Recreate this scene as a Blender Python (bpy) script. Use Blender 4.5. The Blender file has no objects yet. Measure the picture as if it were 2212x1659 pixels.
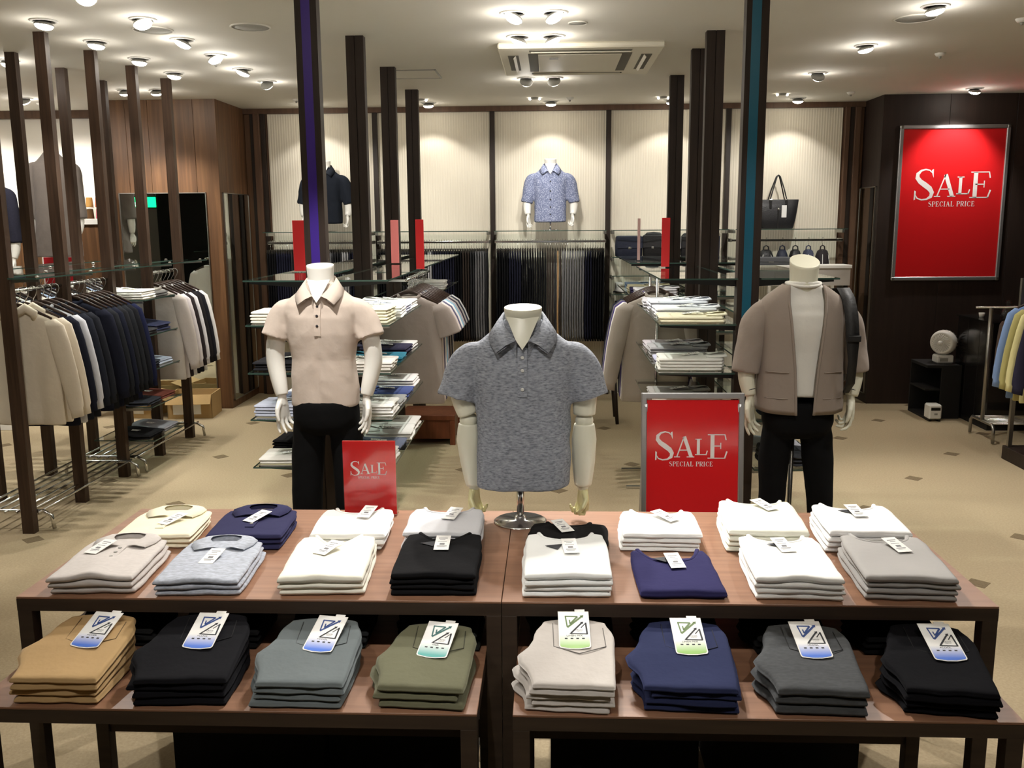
import bpy, bmesh, math, random
from mathutils import Vector, Matrix, noise
PI = math.pi
# ------------------------------------------------------------------ camera
W, HH, F = 2212.0, 1659.0, 2000.0
CAMZ = 1.75
def _n(v): return v.normalized()
_cx, _cy = W/2, HH/2
_Y = _n(Vector((1190-_cx, -(478-_cy), F)))
_U = -Vector((1186-_cx, -(12300-_cy), F)); _U = _n(_U-_Y*_U.dot(_Y))
_X = _U.cross(_Y)
if _X.x < 0: _X = -_X
sc = bpy.context.scene
cd = bpy.data.cameras.new('camera'); cam = bpy.data.objects.new('camera', cd)
sc.collection.objects.link(cam); sc.camera = cam
cd.sensor_fit = 'HORIZONTAL'; cd.sensor_width = 36; cd.lens = F/W*36; cd.clip_start = .05; cd.clip_end = 60
cam.matrix_world = Matrix(((_X.x, _X.y, -_X.z, 0), (_Y.x, _Y.y, -_Y.z, 0), (_U.x, _U.y, -_U.z, CAMZ), (0, 0, 0, 1)))
def ray(x, y):
    c = Vector((x-_cx, -(y-_cy), F)); return Vector((_X.dot(c), _Y.dot(c), _U.dot(c)))
def onz(x, y, z):
    d = ray(x, y); return Vector((0, 0, CAMZ))+d*((z-CAMZ)/d.z)
def onY(x, y, Yv):
    d = ray(x, y); return Vector((0, 0, CAMZ))+d*(Yv/d.y)
# ------------------------------------------------------------------ world, exposure
wd = bpy.data.worlds.new('world'); sc.world = wd; wd.use_nodes = True
bg = wd.node_tree.nodes['Background']; bg.inputs[0].default_value = (1, .92, .82, 1); bg.inputs[1].default_value = .02
vs = sc.view_settings; vs.view_transform = 'Standard'; vs.look = 'None'; vs.gamma = 1; vs.exposure = .48
try: vs.use_curve_mapping = False
except Exception: pass
LAMP = (1.0, .955, .895)
H = 2.865          # ceiling height
WY = 9.42          # back wall
# spots above the camera's end of the shop (unseen; the camera-side ones are added front light): x, y, aim, watts, cone
FRONT_SPOTS = [(-.21, 4.65, (-.55, 2.75, .75), 100, 62), (.03, 4.65, (.3, 2.75, .75), 95, 62),
               (-2.25, 4.65, (-1.3, 2.7, .75), 82, 60), (2.05, 4.65, (1.0, 2.7, .75), 88, 60),
               (-.21, 4.0, (-.45, 2.7, .75), 68, 60), (.03, 4.0, (.75, 2.8, .75), 88, 60),
               (-1.1, 3.3, (-1.05, 4.2, 1.45), 120, 50), (1.15, 2.6, (1.12, 4.1, 1.2), 40, 60),
               (-.35, 1.2, (-.35, 3.0, 1.0), 46, 60), (-2.25, 3.4, (-2.6, 5.0, .6), 32, 60),
               (-1.2, 1.2, (-1.0, 2.2, .6), 26, 80), (1.1, 1.2, (.9, 2.2, .6), 26, 80), (2.6, 3.6, (2.6, 4.6, 0), 125, 80)]
# ------------------------------------------------------------------ helpers
COL = sc.collection
def s2l(c):
    return tuple(((v/255)/12.92 if v/255 <= .04045 else ((v/255+.055)/1.055)**2.4) for v in c)
MATS = {}
def mat(name, c, rough=.6, metal=0, bump=0, bscale=40, var=0, vscale=6, stretch=None, spec=.5, emit=0, coat=0, sheen=0, lin=False):
    if name in MATS: return MATS[name]
    m = bpy.data.materials.new(name); m.use_nodes = True; nt = m.node_tree; b = nt.nodes['Principled BSDF']
    col = (c if lin else s2l(c)) + (1,)
    b.inputs['Base Color'].default_value = col; b.inputs['Roughness'].default_value = rough
    b.inputs['Metallic'].default_value = metal; b.inputs['Specular IOR Level'].default_value = spec
    if coat: b.inputs['Coat Weight'].default_value = coat; b.inputs['Coat Roughness'].default_value = .12
    if sheen: b.inputs['Sheen Weight'].default_value = sheen; b.inputs['Sheen Roughness'].default_value = .5
    if emit: b.inputs['Emission Color'].default_value = col; b.inputs['Emission Strength'].default_value = emit
    if bump or var:
        tc = nt.nodes.new('ShaderNodeTexCoord'); mp = nt.nodes.new('ShaderNodeMapping')
        nt.links.new(tc.outputs['Object'], mp.inputs[0])
        if stretch: mp.inputs['Scale'].default_value = stretch
    if var:
        nz = nt.nodes.new('ShaderNodeTexNoise'); nz.inputs['Scale'].default_value = vscale; nz.inputs['Detail'].default_value = 5
        nt.links.new(mp.outputs[0], nz.inputs['Vector'])
        rp = nt.nodes.new('ShaderNodeValToRGB'); nt.links.new(nz.outputs[0], rp.inputs[0])
        lo = tuple(v*(1-var) for v in col[:3])+(1,); hi = tuple(min(1, v*(1+var)) for v in col[:3])+(1,)
        rp.color_ramp.elements[0].position = .3; rp.color_ramp.elements[1].position = .7
        rp.color_ramp.elements[0].color = lo; rp.color_ramp.elements[1].color = hi
        nt.links.new(rp.outputs[0], b.inputs['Base Color'])
    if bump:
        n2 = nt.nodes.new('ShaderNodeTexNoise'); n2.inputs['Scale'].default_value = bscale; n2.inputs['Detail'].default_value = 3
        nt.links.new(mp.outputs[0], n2.inputs['Vector'])
        bp = nt.nodes.new('ShaderNodeBump'); bp.inputs['Strength'].default_value = bump; bp.inputs['Distance'].default_value = .01
        nt.links.new(n2.outputs[0], bp.inputs['Height']); nt.links.new(bp.outputs[0], b.inputs['Normal'])
    MATS[name] = m; return m
def fab(name, c, heather=0):
    return mat('cloth_'+name, c, .92, 0, .25, 22, heather if heather else .05, 160 if heather else 5, (.4, 1, 1) if heather else None, .12, 0, 0, .1 if sum(c) > 240 else 0)
def glass(name, tint=(.91, .95, .935), refl=1.0):
    if name in MATS: return MATS[name]
    m = bpy.data.materials.new(name); m.use_nodes = True; nt = m.node_tree; nt.nodes.clear()
    o = nt.nodes.new('ShaderNodeOutputMaterial'); t = nt.nodes.new('ShaderNodeBsdfTransparent'); g = nt.nodes.new('ShaderNodeBsdfGlossy')
    fr = nt.nodes.new('ShaderNodeFresnel'); fr.inputs[0].default_value = 1.5; mx = nt.nodes.new('ShaderNodeMixShader')
    t.inputs[0].default_value = tint+(1,); g.inputs['Roughness'].default_value = .02; g.inputs[0].default_value = (refl, refl, refl, 1)
    ge = nt.nodes.new('ShaderNodeNewGeometry'); iv = nt.nodes.new('ShaderNodeMath'); iv.operation = 'SUBTRACT'; iv.inputs[0].default_value = 1; ml = nt.nodes.new('ShaderNodeMath'); ml.operation = 'MULTIPLY'
    nt.links.new(ge.outputs['Backfacing'], iv.inputs[1]); nt.links.new(iv.outputs[0], ml.inputs[0]); nt.links.new(fr.outputs[0], ml.inputs[1])
    nt.links.new(ml.outputs[0], mx.inputs[0]); nt.links.new(t.outputs[0], mx.inputs[1]); nt.links.new(g.outputs[0], mx.inputs[2]); nt.links.new(mx.outputs[0], o.inputs[0])
    MATS[name] = m; return m
def tri_ramp(name, kind, stops, rough=.8, scale=1.0, bump=0, **kw):
    """material with a procedural pattern: kind 'noise','wave','voronoi' ; stops = [(pos,rgb)]"""
    if name in MATS: return MATS[name]
    m = bpy.data.materials.new(name); m.use_nodes = True; nt = m.node_tree; b = nt.nodes['Principled BSDF']
    b.inputs['Roughness'].default_value = rough; b.inputs['Specular IOR Level'].default_value = kw.get('spec', .3)
    tc = nt.nodes.new('ShaderNodeTexCoord'); mp = nt.nodes.new('ShaderNodeMapping'); nt.links.new(tc.outputs['Object'], mp.inputs[0])
    mp.inputs['Scale'].default_value = kw.get('stretch', (1, 1, 1))
    if kind == 'noise':
        n = nt.nodes.new('ShaderNodeTexNoise'); n.inputs['Scale'].default_value = scale; n.inputs['Detail'].default_value = kw.get('detail', 6); out = n.outputs[0]
        n.inputs['Distortion'].default_value = kw.get('dist', 0)
    elif kind == 'wave':
        n = nt.nodes.new('ShaderNodeTexWave'); n.bands_direction = kw.get('dir', 'X'); n.inputs['Scale'].default_value = scale; n.inputs['Distortion'].default_value = kw.get('dist', 0); out = n.outputs[1]
    else:
        n = nt.nodes.new('ShaderNodeTexVoronoi'); n.inputs['Scale'].default_value = scale; out = n.outputs[0]
    nt.links.new(mp.outputs[0], n.inputs['Vector'])
    rp = nt.nodes.new('ShaderNodeValToRGB'); nt.links.new(out, rp.inputs[0])
    while len(rp.color_ramp.elements) < len(stops): rp.color_ramp.elements.new(.5)
    for e, (p, c) in zip(rp.color_ramp.elements, stops): e.position = p; e.color = s2l(c)+(1,)
    nt.links.new(rp.outputs[0], b.inputs['Base Color'])
    if bump:
        bp = nt.nodes.new('ShaderNodeBump'); bp.inputs['Strength'].default_value = bump; bp.inputs['Distance'].default_value = .004
        nt.links.new(out, bp.inputs['Height']); nt.links.new(bp.outputs[0], b.inputs['Normal'])
    MATS[name] = m; return m
def tag(o, label=None, cat=None, group=None, kind=None):
    if label: o['label'] = label
    if cat: o['category'] = cat
    if group: o['group'] = group
    if kind: o['kind'] = kind
    return o
def thing(name, label, cat, loc=(0, 0, 0), rz=0, group=None):
    o = bpy.data.objects.new(name, None); COL.objects.link(o); o.empty_display_size = .1
    o.location = loc; o.rotation_euler = (0, 0, rz); return tag(o, label, cat, group)
class MB:
    def __init__(s): s.v = []; s.f = []; s.sm = []
    def add(s, vs, fs, smooth=False, M=None):
        n = len(s.v); s.v += [tuple(M @ Vector(v)) if M else tuple(v) for v in vs]
        s.f += [tuple(i+n for i in f) for f in fs]; s.sm += [smooth]*len(fs); return s
    def box(s, x0, x1, y0, y1, z0, z1, b=0, M=None):
        if b <= 0:
            return s.add([(x0, y0, z0), (x1, y0, z0), (x1, y1, z0), (x0, y1, z0), (x0, y0, z1), (x1, y0, z1), (x1, y1, z1), (x0, y1, z1)],
                  [(3, 2, 1, 0), (4, 5, 6, 7), (0, 1, 5, 4), (1, 2, 6, 5), (2, 3, 7, 6), (3, 0, 4, 7)], False, M)
        vs = []; idx = {}
        for ix, sx in enumerate((x0, x1)):
            for iy, sy in enumerate((y0, y1)):
                for iz, sz in enumerate((z0, z1)):
                    dx = b if ix == 0 else -b; dy = b if iy == 0 else -b; dz = b if iz == 0 else -b
                    for a, p in enumerate(((sx, sy+dy, sz+dz), (sx+dx, sy, sz+dz), (sx+dx, sy+dy, sz))):
                        idx[(ix, iy, iz, a)] = len(vs); vs.append(p)
        fs = []
        for i in (0, 1):
            q = [(i, 0, 0, 0), (i, 1, 0, 0), (i, 1, 1, 0), (i, 0, 1, 0)]; q = [idx[k] for k in q]; fs.append(q if i else q[::-1])
            q = [(0, i, 0, 1), (1, i, 0, 1), (1, i, 1, 1), (0, i, 1, 1)]; q = [idx[k] for k in q]; fs.append(q[::-1] if i else q)
            q = [(0, 0, i, 2), (1, 0, i, 2), (1, 1, i, 2), (0, 1, i, 2)]; q = [idx[k] for k in q]; fs.append(q if i else q[::-1])
        for j in (0, 1):
            for k in (0, 1):
                fs.append([idx[(0, j, k, 1)], idx[(0, j, k, 2)], idx[(1, j, k, 2)], idx[(1, j, k, 1)]])
                fs.append([idx[(j, 0, k, 0)], idx[(j, 0, k, 2)], idx[(j, 1, k, 2)], idx[(j, 1, k, 0)]])
                fs.append([idx[(j, k, 0, 0)], idx[(j, k, 0, 1)], idx[(j, k, 1, 1)], idx[(j, k, 1, 0)]])
                for l in (0, 1): fs.append([idx[(j, k, l, 0)], idx[(j, k, l, 1)], idx[(j, k, l, 2)]])
        return s.add(vs, fs, False, M)
    def loft(s, rings, closed=True, caps=True, smooth=True, M=None):
        n = len(rings[0]); vs = [p for r in rings for p in r]; fs = []
        for i in range(len(rings)-1):
            for j in range(n if closed else n-1):
                k = (j+1) % n; fs.append((i*n+j, i*n+k, (i+1)*n+k, (i+1)*n+j))
        if caps and closed: fs.append(tuple(range(n))[::-1]); fs.append(tuple((len(rings)-1)*n+j for j in range(n)))
        return s.add(vs, fs, smooth, M)
    def tube(s, pts, r, seg=8, M=None, caps=True, flat=1.0):
        pts = [Vector(p) for p in pts]; rings = []; up = None
        rr = r if isinstance(r, (list, tuple)) else [r]*len(pts)
        for i, p in enumerate(pts):
            t = (pts[min(i+1, len(pts)-1)]-pts[max(i-1, 0)]).normalized()
            if up is None:
                up = Vector((0, 0, 1)) if abs(t.z) < .9 else Vector((0, 1, 0))
            a = t.cross(up).normalized(); b = a.cross(t).normalized(); up = b
            rings.append([tuple(p+a*(rr[i]*math.cos(2*PI*k/seg))+b*(rr[i]*flat*math.sin(2*PI*k/seg))) for k in range(seg)])
        return s.loft(rings, True, caps, True, M)
    def lathe(s, prof, seg=24, M=None, smooth=True):
        rings = [[(r*math.cos(2*PI*k/seg), r*math.sin(2*PI*k/seg), z) for k in range(seg)] for r, z in prof]
        return s.loft(rings, True, True, smooth, M)
    def sphere(s, c, r, M=None, seg=16, sq=(1, 1, 1)):
        pr = [(max(1e-4, math.sin(PI*i/10)), -math.cos(PI*i/10)) for i in range(11)]
        rings = [[(c[0]+r*sq[0]*q*math.cos(2*PI*k/seg), c[1]+r*sq[1]*q*math.sin(2*PI*k/seg), c[2]+r*sq[2]*z) for k in range(seg)] for q, z in pr]
        return s.loft(rings, True, True, True, M)
    def ribbon(s, pts, w, y=0, th=0, M=None):
        """flat stroke in the xz plane facing -y"""
        n = len(pts); ww = w if isinstance(w, (list, tuple)) else [w]*n; L = []; R = []
        for i in range(n):
            a = pts[max(i-1, 0)]; b = pts[min(i+1, n-1)]; dx, dz = b[0]-a[0], b[1]-a[1]; l = math.hypot(dx, dz) or 1
            nx, nz = -dz/l, dx/l; h = ww[i]/2
            L.append((pts[i][0]+nx*h, y, pts[i][1]+nz*h)); R.append((pts[i][0]-nx*h, y, pts[i][1]-nz*h))
        vs = L+R; fs = [(i, i+1, n+i+1, n+i) for i in range(n-1)]
        return s.add(vs, fs, False, M)
    def poly(s, pts, y=0, M=None):
        return s.add([(p[0], y, p[1]) for p in pts], [tuple(range(len(pts)))], False, M)
    def prism(s, pts, z0, z1, M=None):
        n = len(pts); vs = [(p[0], p[1], z0) for p in pts]+[(p[0], p[1], z1) for p in pts]
        fs = [tuple(range(n))[::-1], tuple(range(n, 2*n))]+[(i, (i+1) % n, n+(i+1) % n, n+i) for i in range(n)]
        return s.add(vs, fs, False, M)
    def mesh(s, name):
        me = bpy.data.meshes.new(name); me.from_pydata(s.v, [], s.f); me.update()
        me.polygons.foreach_set('use_smooth', s.sm); return me
    def build(s, name, m, parent=None, fix=True):
        me = s.mesh(name); return obj(name, me, m, parent, fix)
def obj(name, me, m, parent=None, fix=False):
    if fix:
        bm = bmesh.new(); bm.from_mesh(me); bmesh.ops.recalc_face_normals(bm, faces=bm.faces); bm.to_mesh(me); bm.free()
    if not me.materials: me.materials.append(None)
    o = bpy.data.objects.new(name, me); COL.objects.link(o)
    o.material_slots[0].link = 'OBJECT'; o.material_slots[0].material = m
    if parent: o.parent = parent
    return o
def clone(root, loc=None, rz=None, label=None, group=None, mats=None):
    """a copy of a thing with its parts and sub-parts; mats = {part name: material}"""
    def base(n): return n.split('.')[0]
    def cp(o, par):
        c = o.copy(); COL.objects.link(c); c.parent = par
        if mats and base(o.name) in mats and c.type == 'MESH':
            c.material_slots[0].link = 'OBJECT'; c.material_slots[0].material = mats[base(o.name)]
        for ch in list(o.children): cp(ch, c)
        return c
    r = cp(root, None)
    if loc is not None: r.location = loc
    if rz is not None: r.rotation_euler = (0, 0, rz)
    if label: r['label'] = label
    if group: r['group'] = group
    return r
def remesh(mb, voxel, smooth=6):
    """union of overlapping closed shells into one surface"""
    me = mb.mesh('tmp'); o = bpy.data.objects.new('tmp', me); COL.objects.link(o)
    md = o.modifiers.new('r', 'REMESH'); md.mode = 'VOXEL'; md.voxel_size = voxel; md.use_smooth_shade = True
    if smooth:
        ms = o.modifiers.new('s', 'SMOOTH'); ms.factor = .5; ms.iterations = smooth
    dg = bpy.context.evaluated_depsgraph_get(); ev = o.evaluated_get(dg)
    out = bpy.data.meshes.new_from_object(ev); bpy.data.objects.remove(o); bpy.data.meshes.remove(me)
    for p in out.polygons: p.use_smooth = True
    out.materials.clear(); return out
def clearp(o): return o
def sm(a, b, x):
    t = max(0, min(1, (x-a)/(b-a))); return t*t*(3-2*t)
RZ = lambda a: Matrix.Rotation(a, 4, 'Z')
T = lambda x, y, z: Matrix.Translation((x, y, z))
def text_mb(txt, size, M, align='CENTER'):
    cu = bpy.data.curves.new('t', 'FONT'); cu.body = txt; cu.size = size; cu.align_x = align; cu.align_y = 'CENTER'; cu.resolution_u = 2
    o = bpy.data.objects.new('t', cu); COL.objects.link(o)
    me = bpy.data.meshes.new_from_object(o.evaluated_get(bpy.context.evaluated_depsgraph_get()))
    mb = MB(); mb.add([v.co[:] for v in me.vertices], [tuple(p.vertices) for p in me.polygons], False, M)
    bpy.data.objects.remove(o); bpy.data.curves.remove(cu); bpy.data.meshes.remove(me); return mb
# ------------------------------------------------------------------ materials
M_CEIL = mat('ceiling_paint', (226, 222, 212), .85, var=.015, vscale=2)
M_FLOOR = tri_ramp('beige_carpet', 'noise', [(.3, (164, 148, 120)), (.7, (178, 162, 133))], .95, 90, .35, spec=.1)
M_INLAY = tri_ramp('brown_carpet', 'noise', [(.3, (112, 98, 76)), (.7, (128, 113, 90))], .95, 90, .3, spec=.1)
M_WALLP = tri_ramp('ribbed_wallpaper', 'wave', [(0, (222, 214, 196)), (.5, (232, 225, 208)), (1, (226, 218, 200))], .75, 12.5, .5, dir='X')
M_WALLW = mat('white_wall_paint', (232, 226, 216), .8)
M_WALNUT = tri_ramp('walnut_veneer', 'noise', [(.25, (80, 55, 35)), (.5, (102, 72, 47)), (.75, (122, 88, 58))], .45, 3.2, .05, stretch=(7, 7, .35), detail=7, dist=.6, spec=.4)
M_TRIMW = tri_ramp('brown_trim_wood', 'noise', [(.3, (84, 62, 48)), (.7, (104, 78, 60))], .5, 4, .04, stretch=(8, 8, .5))
M_DARKW = tri_ramp('dark_post_wood', 'noise', [(.3, (38, 30, 25)), (.7, (51, 40, 33))], .5, 6, .06, stretch=(9, 9, .5))
M_LLW = tri_ramp('brown_post_wood', 'noise', [(.3, (54, 40, 30)), (.7, (76, 57, 44))], .5, 6, .06, stretch=(9, 9, .5))
M_ESPR = tri_ramp('espresso_wall', 'noise', [(.3, (43, 33, 29)), (.7, (52, 40, 35))], .55, 5, .04, stretch=(6, 6, .5))
M_TABLE = tri_ramp('table_wood', 'noise', [(.25, (132, 96, 74)), (.5, (146, 107, 83)), (.75, (158, 118, 92))], .42, 5, .05, stretch=(.5, 9, 9), detail=7, dist=.3, spec=.45)
M_TEDGE = tri_ramp('table_edge_wood', 'noise', [(.3, (62, 51, 43)), (.7, (74, 61, 51))], .45, 5, .05, stretch=(.6, 9, 9))
M_CHROME = mat('chrome', (215, 215, 212), .18, 1)
M_STEEL = mat('brushed_steel', (168, 166, 160), .35, 1)
M_ALU = mat('aluminium_frame', (190, 190, 192), .38, .85)
M_BLACKM = mat('black_metal', (22, 21, 20), .45, .3)
M_MIRROR = mat('mirror_silver', (225, 232, 228), .01, 1)
M_WHITEP = mat('white_plastic', (232, 230, 224), .45)
M_GREYP = mat('grey_plastic', (150, 148, 140), .5)
M_BLACK = mat('matt_black', (16, 15, 15), .7)
M_PAPER = mat('white_paper', (240, 239, 235), .7)
M_INK = mat('grey_ink', (120, 120, 122), .8)
M_INKD = mat('dark_ink', (52, 54, 58), .8)
M_GLASS = glass('clear_glass')
M_GEDGE = mat('green_glass_edge', (60, 82, 74), .15, 0)
M_LAMP = mat('lamp_glow', (255, 246, 228), .5, emit=22)
M_LAMPS = mat('lamp_small_glow', (255, 246, 228), .5, emit=12)
def struct(name, mb, m, parent=None):
    o = mb.build(name, m, parent)
    if not parent: tag(o, kind='structure')
    return o
def bx(*a, b=0): return MB().box(*a, b=b)
# ------------------------------------------------------------------ shell
XL, XR, YF = -9.0, 5.4, -4.0
fl = struct('floor', bx(XL, XR, YF, 9.8, -.1, 0), M_FLOOR)
struct('ceiling', bx(XL, XR, YF, 9.8, H, H+.1), M_CEIL)
struct('wall_left', bx(XL-.1, XL, YF, 9.8, 0, H), M_WALLW)
struct('wall_right', bx(XR, XR+.1, YF, 9.8, 0, H), M_ESPR)
struct('wall_front', bx(XL, XR, YF-.1, YF, 0, H), mat('dark_shutter', (34, 36, 35), .6))
wb = struct('wall_back', bx(-3.05, 3.03, WY, WY+.15, 0, H), M_TRIMW)
WPX = [-1.738, -.577, .564, 1.726]
edges = [-2.83]+WPX+[2.84]
for a, b in zip(edges[:-1], edges[1:]):
    MB().box(a+.012, b-.012, WY-.012, WY+.01, 0, 2.815, .002).build('wall_panel', M_WALLP, wb)
wl = struct('wall_back_left', bx(XL, -4.1, 9.36, 9.5, 0, H), M_WALLW)
# floor inlays: small dark squares woven into the carpet
for i in range(-9, 10):
    for j in range(-9, 12):
        x = .456+.54*i+.135*j; y = 7.776+.682*i-1.195*j
        if -6.5 < x < 5 and 2.2 < y < 9.2:
            if -3.1 < x < 3.05 and y > 9.3 or x > 3 and y > 8.8: continue
            MB().box(-.045, .045, -.045, .045, -.002, .0015, M=T(x, y, 0) @ RZ(PI/4+.05)).build('carpet_inlay', M_INLAY, fl)
# dark band under the ceiling, uprights, side trims
struct('trim_1', bx(-3.05, 3.03, WY-.05, WY, 2.815, H), M_TRIMW)
struct('trim_2', bx(XL, -4.1, 9.30, 9.36, 2.79, H), M_TRIMW)
n = 3
for x in WPX:
    struct('trim_%d' % n, MB().box(x-.024, x+.024, WY-.06, WY-.012, 0, 2.815, .003), M_DARKW); n += 1
for a, b, y, m in [(-3.05, -2.985, .02, M_WALNUT), (-2.985, -2.945, .05, M_DARKW), (-2.945, -2.885, .08, M_TRIMW), (-2.885, -2.84, .04, M_DARKW),
                   (2.985, 3.03, .02, M_WALNUT), (2.93, 2.985, .08, M_TRIMW), (2.885, 2.93, .05, M_DARKW), (2.842, 2.885, .06, M_TRIMW)]:
    struct('trim_%d' % n, MB().box(a, b, WY-y, WY+.01, 0, 2.815, .003), m); n += 1
# walnut pillar on the left, made of veneer boards
pl = struct('wall_pillar', bx(-4.08, -3.07, 8.62, 9.5, 0, H), M_DARKW)
for i in range(5):
    a = -4.1+i*.21; MB().box(a+.0015, a+.2085, 8.60, 8.64, 0.0, H, .001).build('veneer_board', M_WALNUT, pl)
for i in range(4):
    a = 8.602+i*.2; MB().box(-3.10, -3.05, a+.0015, a+.1985, 0, H, .001).build('veneer_board', M_WALNUT, pl)
# espresso wall on the right: boards
er = struct('wall_side_right', bx(3.05, XR, 8.9, 9.6, 0, H), M_ESPR)
for i in range(4):
    a = 3.03+i*.6; MB().box(a+.001, a+.599, 8.88, 8.92, 0, H, .0015).build('wall_board', M_ESPR, er)
MB().box(3.03, 3.07, 8.9, 9.43, 0, H).build('wall_board', M_ESPR, er)
# mirrors
def mirror(label, x0, x1, y0, y1, z0, z1, axis):
    t = thing('wall_mirror', label, 'mirror', ((x0+x1)/2, (y0+y1)/2, z0))
    cx, cy = (x0+x1)/2, (y0+y1)/2
    if axis == 'y':
        w = (x1-x0)/2; MB().box(-w+.008, w-.008, -.006, .004, .008, z1-z0-.008).build('mirror_pane', M_MIRROR, t)
        f = MB(); f.box(-w, -w+.008, -.01, .005, 0, z1-z0); f.box(w-.008, w, -.01, .005, 0, z1-z0); f.box(-w, w, -.01, .005, 0, .008); f.box(-w, w, -.01, .005, z1-z0-.008, z1-z0)
    else:
        w = (y1-y0)/2; s = axis; MB().box(-.005, .005, -w+.008, w-.008, .008, z1-z0-.008).build('mirror_pane', M_MIRROR, t)
        f = MB(); f.box(-.009, .009, -w, -w+.008, 0, z1-z0); f.box(-.009, .009, w-.008, w, 0, z1-z0); f.box(-.009, .009, -w, w, 0, .008); f.box(-.009, .009, -w, w, z1-z0-.008, z1-z0)
    f.build('frame', M_STEEL, t)
mirror('tall wall mirror on the front of the walnut pillar reflecting a green exit sign', -4.0, -3.18, 8.594, 8.597, .1, 2.035, 'y')
mirror('narrow wall mirror on the side of the walnut pillar', -3.046, -3.043, 8.65, 9.38, .07, 2.035, 'x')
mirror('narrow wall mirror on the side of the dark poster wall', 3.022, 3.025, 8.93, 9.38, .09, 2.05, 'x')
# exit sign that the pillar mirror shows, hung from the ceiling behind the camera
m_ = onY(312, 437, 8.59); k_ = (8.59+8.59+.6)/8.59
ex = thing('exit_sign', 'green lit exit sign hanging from the ceiling, seen in the pillar mirror', 'exit sign', (m_.x*k_, -.6, 1.75+(m_.z-1.75)*k_))
MB().box(-.27, .27, -.04, .04, -.12, .12, .01).build('housing', M_BLACKM, ex)
MB().box(-.24, .24, .04, .046, -.095, .095).build('lit_panel', mat('exit_green', (10, 190, 110), .5, emit=3.5), ex)
pn = MB(); pn.box(-.05, .02, .046, .05, -.07, .07); pn.sphere((-.1, .047, .045), .02, sq=(1, .2, 1)); pn.ribbon([(-.16, -.02), (-.1, .015), (-.12, -.03), (-.17, -.07)], .025, .05)
pn.build('running_figure', mat('exit_white', (235, 255, 245), .5, emit=3), ex)
MB().tube([(-.2, 0, .1), (-.2, 0, H-ex.location.z)], .008).build('hanger_rod', M_BLACKM, ex)
MB().tube([(.2, 0, .1), (.2, 0, H-ex.location.z)], .008).build('hanger_rod', M_BLACKM, ex)
# ------------------------------------------------------------------ ceiling fittings
def spot(name, loc, aim, power, cone, blend=.6, rad=.04, parent=None):
    l = bpy.data.lights.new(name, 'SPOT'); l.energy = power; l.color = LAMP; l.spot_size = math.radians(cone); l.spot_blend = blend; l.shadow_soft_size = rad
    o = bpy.data.objects.new(name, l); COL.objects.link(o); o.location = loc
    o.rotation_euler = (Vector(aim)-Vector(loc)).to_track_quat('-Z', 'Y').to_euler()
    if parent: o.parent = parent; o.matrix_parent_inverse = Matrix.Translation(-Vector(parent.location))
    return o
_dl = MB(); _dl.lathe([(.074, 0), (.074, -.004), (.066, -.008), (.058, -.008), (.058, 0)], 28)
DL_TRIM = _dl.mesh('trim_ring')
_dl = MB(); _dl.lathe([(.001, .026), (.03, .024), (.05, .012), (.053, .006), (.053, .003), (.05, .003), (.046, .008), (.001, .012)], 24)
DL_HEAD = _dl.mesh('lamp_head')
_dl = MB(); _dl.sphere((0, 0, .0), .047, seg=20, sq=(1, 1, .42)); DL_LAMP = _dl.mesh('lamp')
FILL_SHARE = .022  # share of beam power given to an added omni fill that lifts the ceiling
def downlight(x, y, aim, power, cone, label, group, lampm=None, blend=.6):
    t = thing('downlight', label, 'downlight', (x, y, H), 0, group)
    obj('trim_ring', DL_TRIM, M_WHITEP, t)
    d = (Vector(aim)-Vector((x, y, H))).normalized(); q = (-d).to_track_quat('Z', 'Y')
    h = obj('lamp_head', DL_HEAD, M_GREYP, t); h.location = (0, 0, -.03); h.rotation_euler = q.to_euler()
    l = obj('lamp', DL_LAMP, lampm or M_LAMP, h)
    if power:
        pl = bpy.data.lights.new('added_fill_light', 'POINT'); pl.energy = power*FILL_SHARE; pl.color = LAMP; pl.shadow_soft_size = .05
        po = bpy.data.objects.new('added_fill_light', pl); COL.objects.link(po); po.parent = t; po.location = (0, 0, -.09)
        spot('downlight_beam', Vector((x, y, H-.03))+d*.03, aim, power, cone, blend, .035, t)
    return t
KL = 1.0
for x, y, aim, p in [(-2.25, 5.29, (-1.6, 4.9, 1.0), 70), (-2.26, 5.87, (-3.0, 5.6, 1.0), 60), (-2.25, 6.42, (-1.3, 6.2, 1.0), 70), (-2.26, 7.0, (-3.0, 6.9, .9), 60), (-2.26, 7.6, (-1.9, 9.3, 1.55), 58)]:
    downlight(x, y, aim, p*KL, 60, 'swivel downlight in the ceiling row between the wooden posts and the purple-striped post', 'downlights in the left aisle')
for x, y, aim, p in [(-.205, 5.29, (-1.0, 4.9, 1.1), 75), (.02, 5.29, (.9, 4.9, 1.1), 70), (-.2, 5.94, (-.9, 6.2, .9), 70), (.015, 5.94, (.8, 6.0, .9), 60), (-.195, 7.62, (-.6, 9.3, 1.55), 58), (.025, 7.62, (.45, 9.3, 1.55), 58)]:
    downlight(x, y, aim, p*KL, 60, 'swivel downlight of a pair beside the square air conditioner', 'downlight pairs in the centre aisle')
for x, y, aim, p in [(2.045, 5.29, (2.6, 5.3, 0), 75), (2.05, 6.41, (2.7, 6.6, .0), 75), (2.06, 7.55, (1.9, 9.3, 1.55), 58)]:
    downlight(x, y, aim, p*KL, 65, 'swivel downlight in the ceiling row by the dark poster wall', 'downlights in the right aisle')
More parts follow.
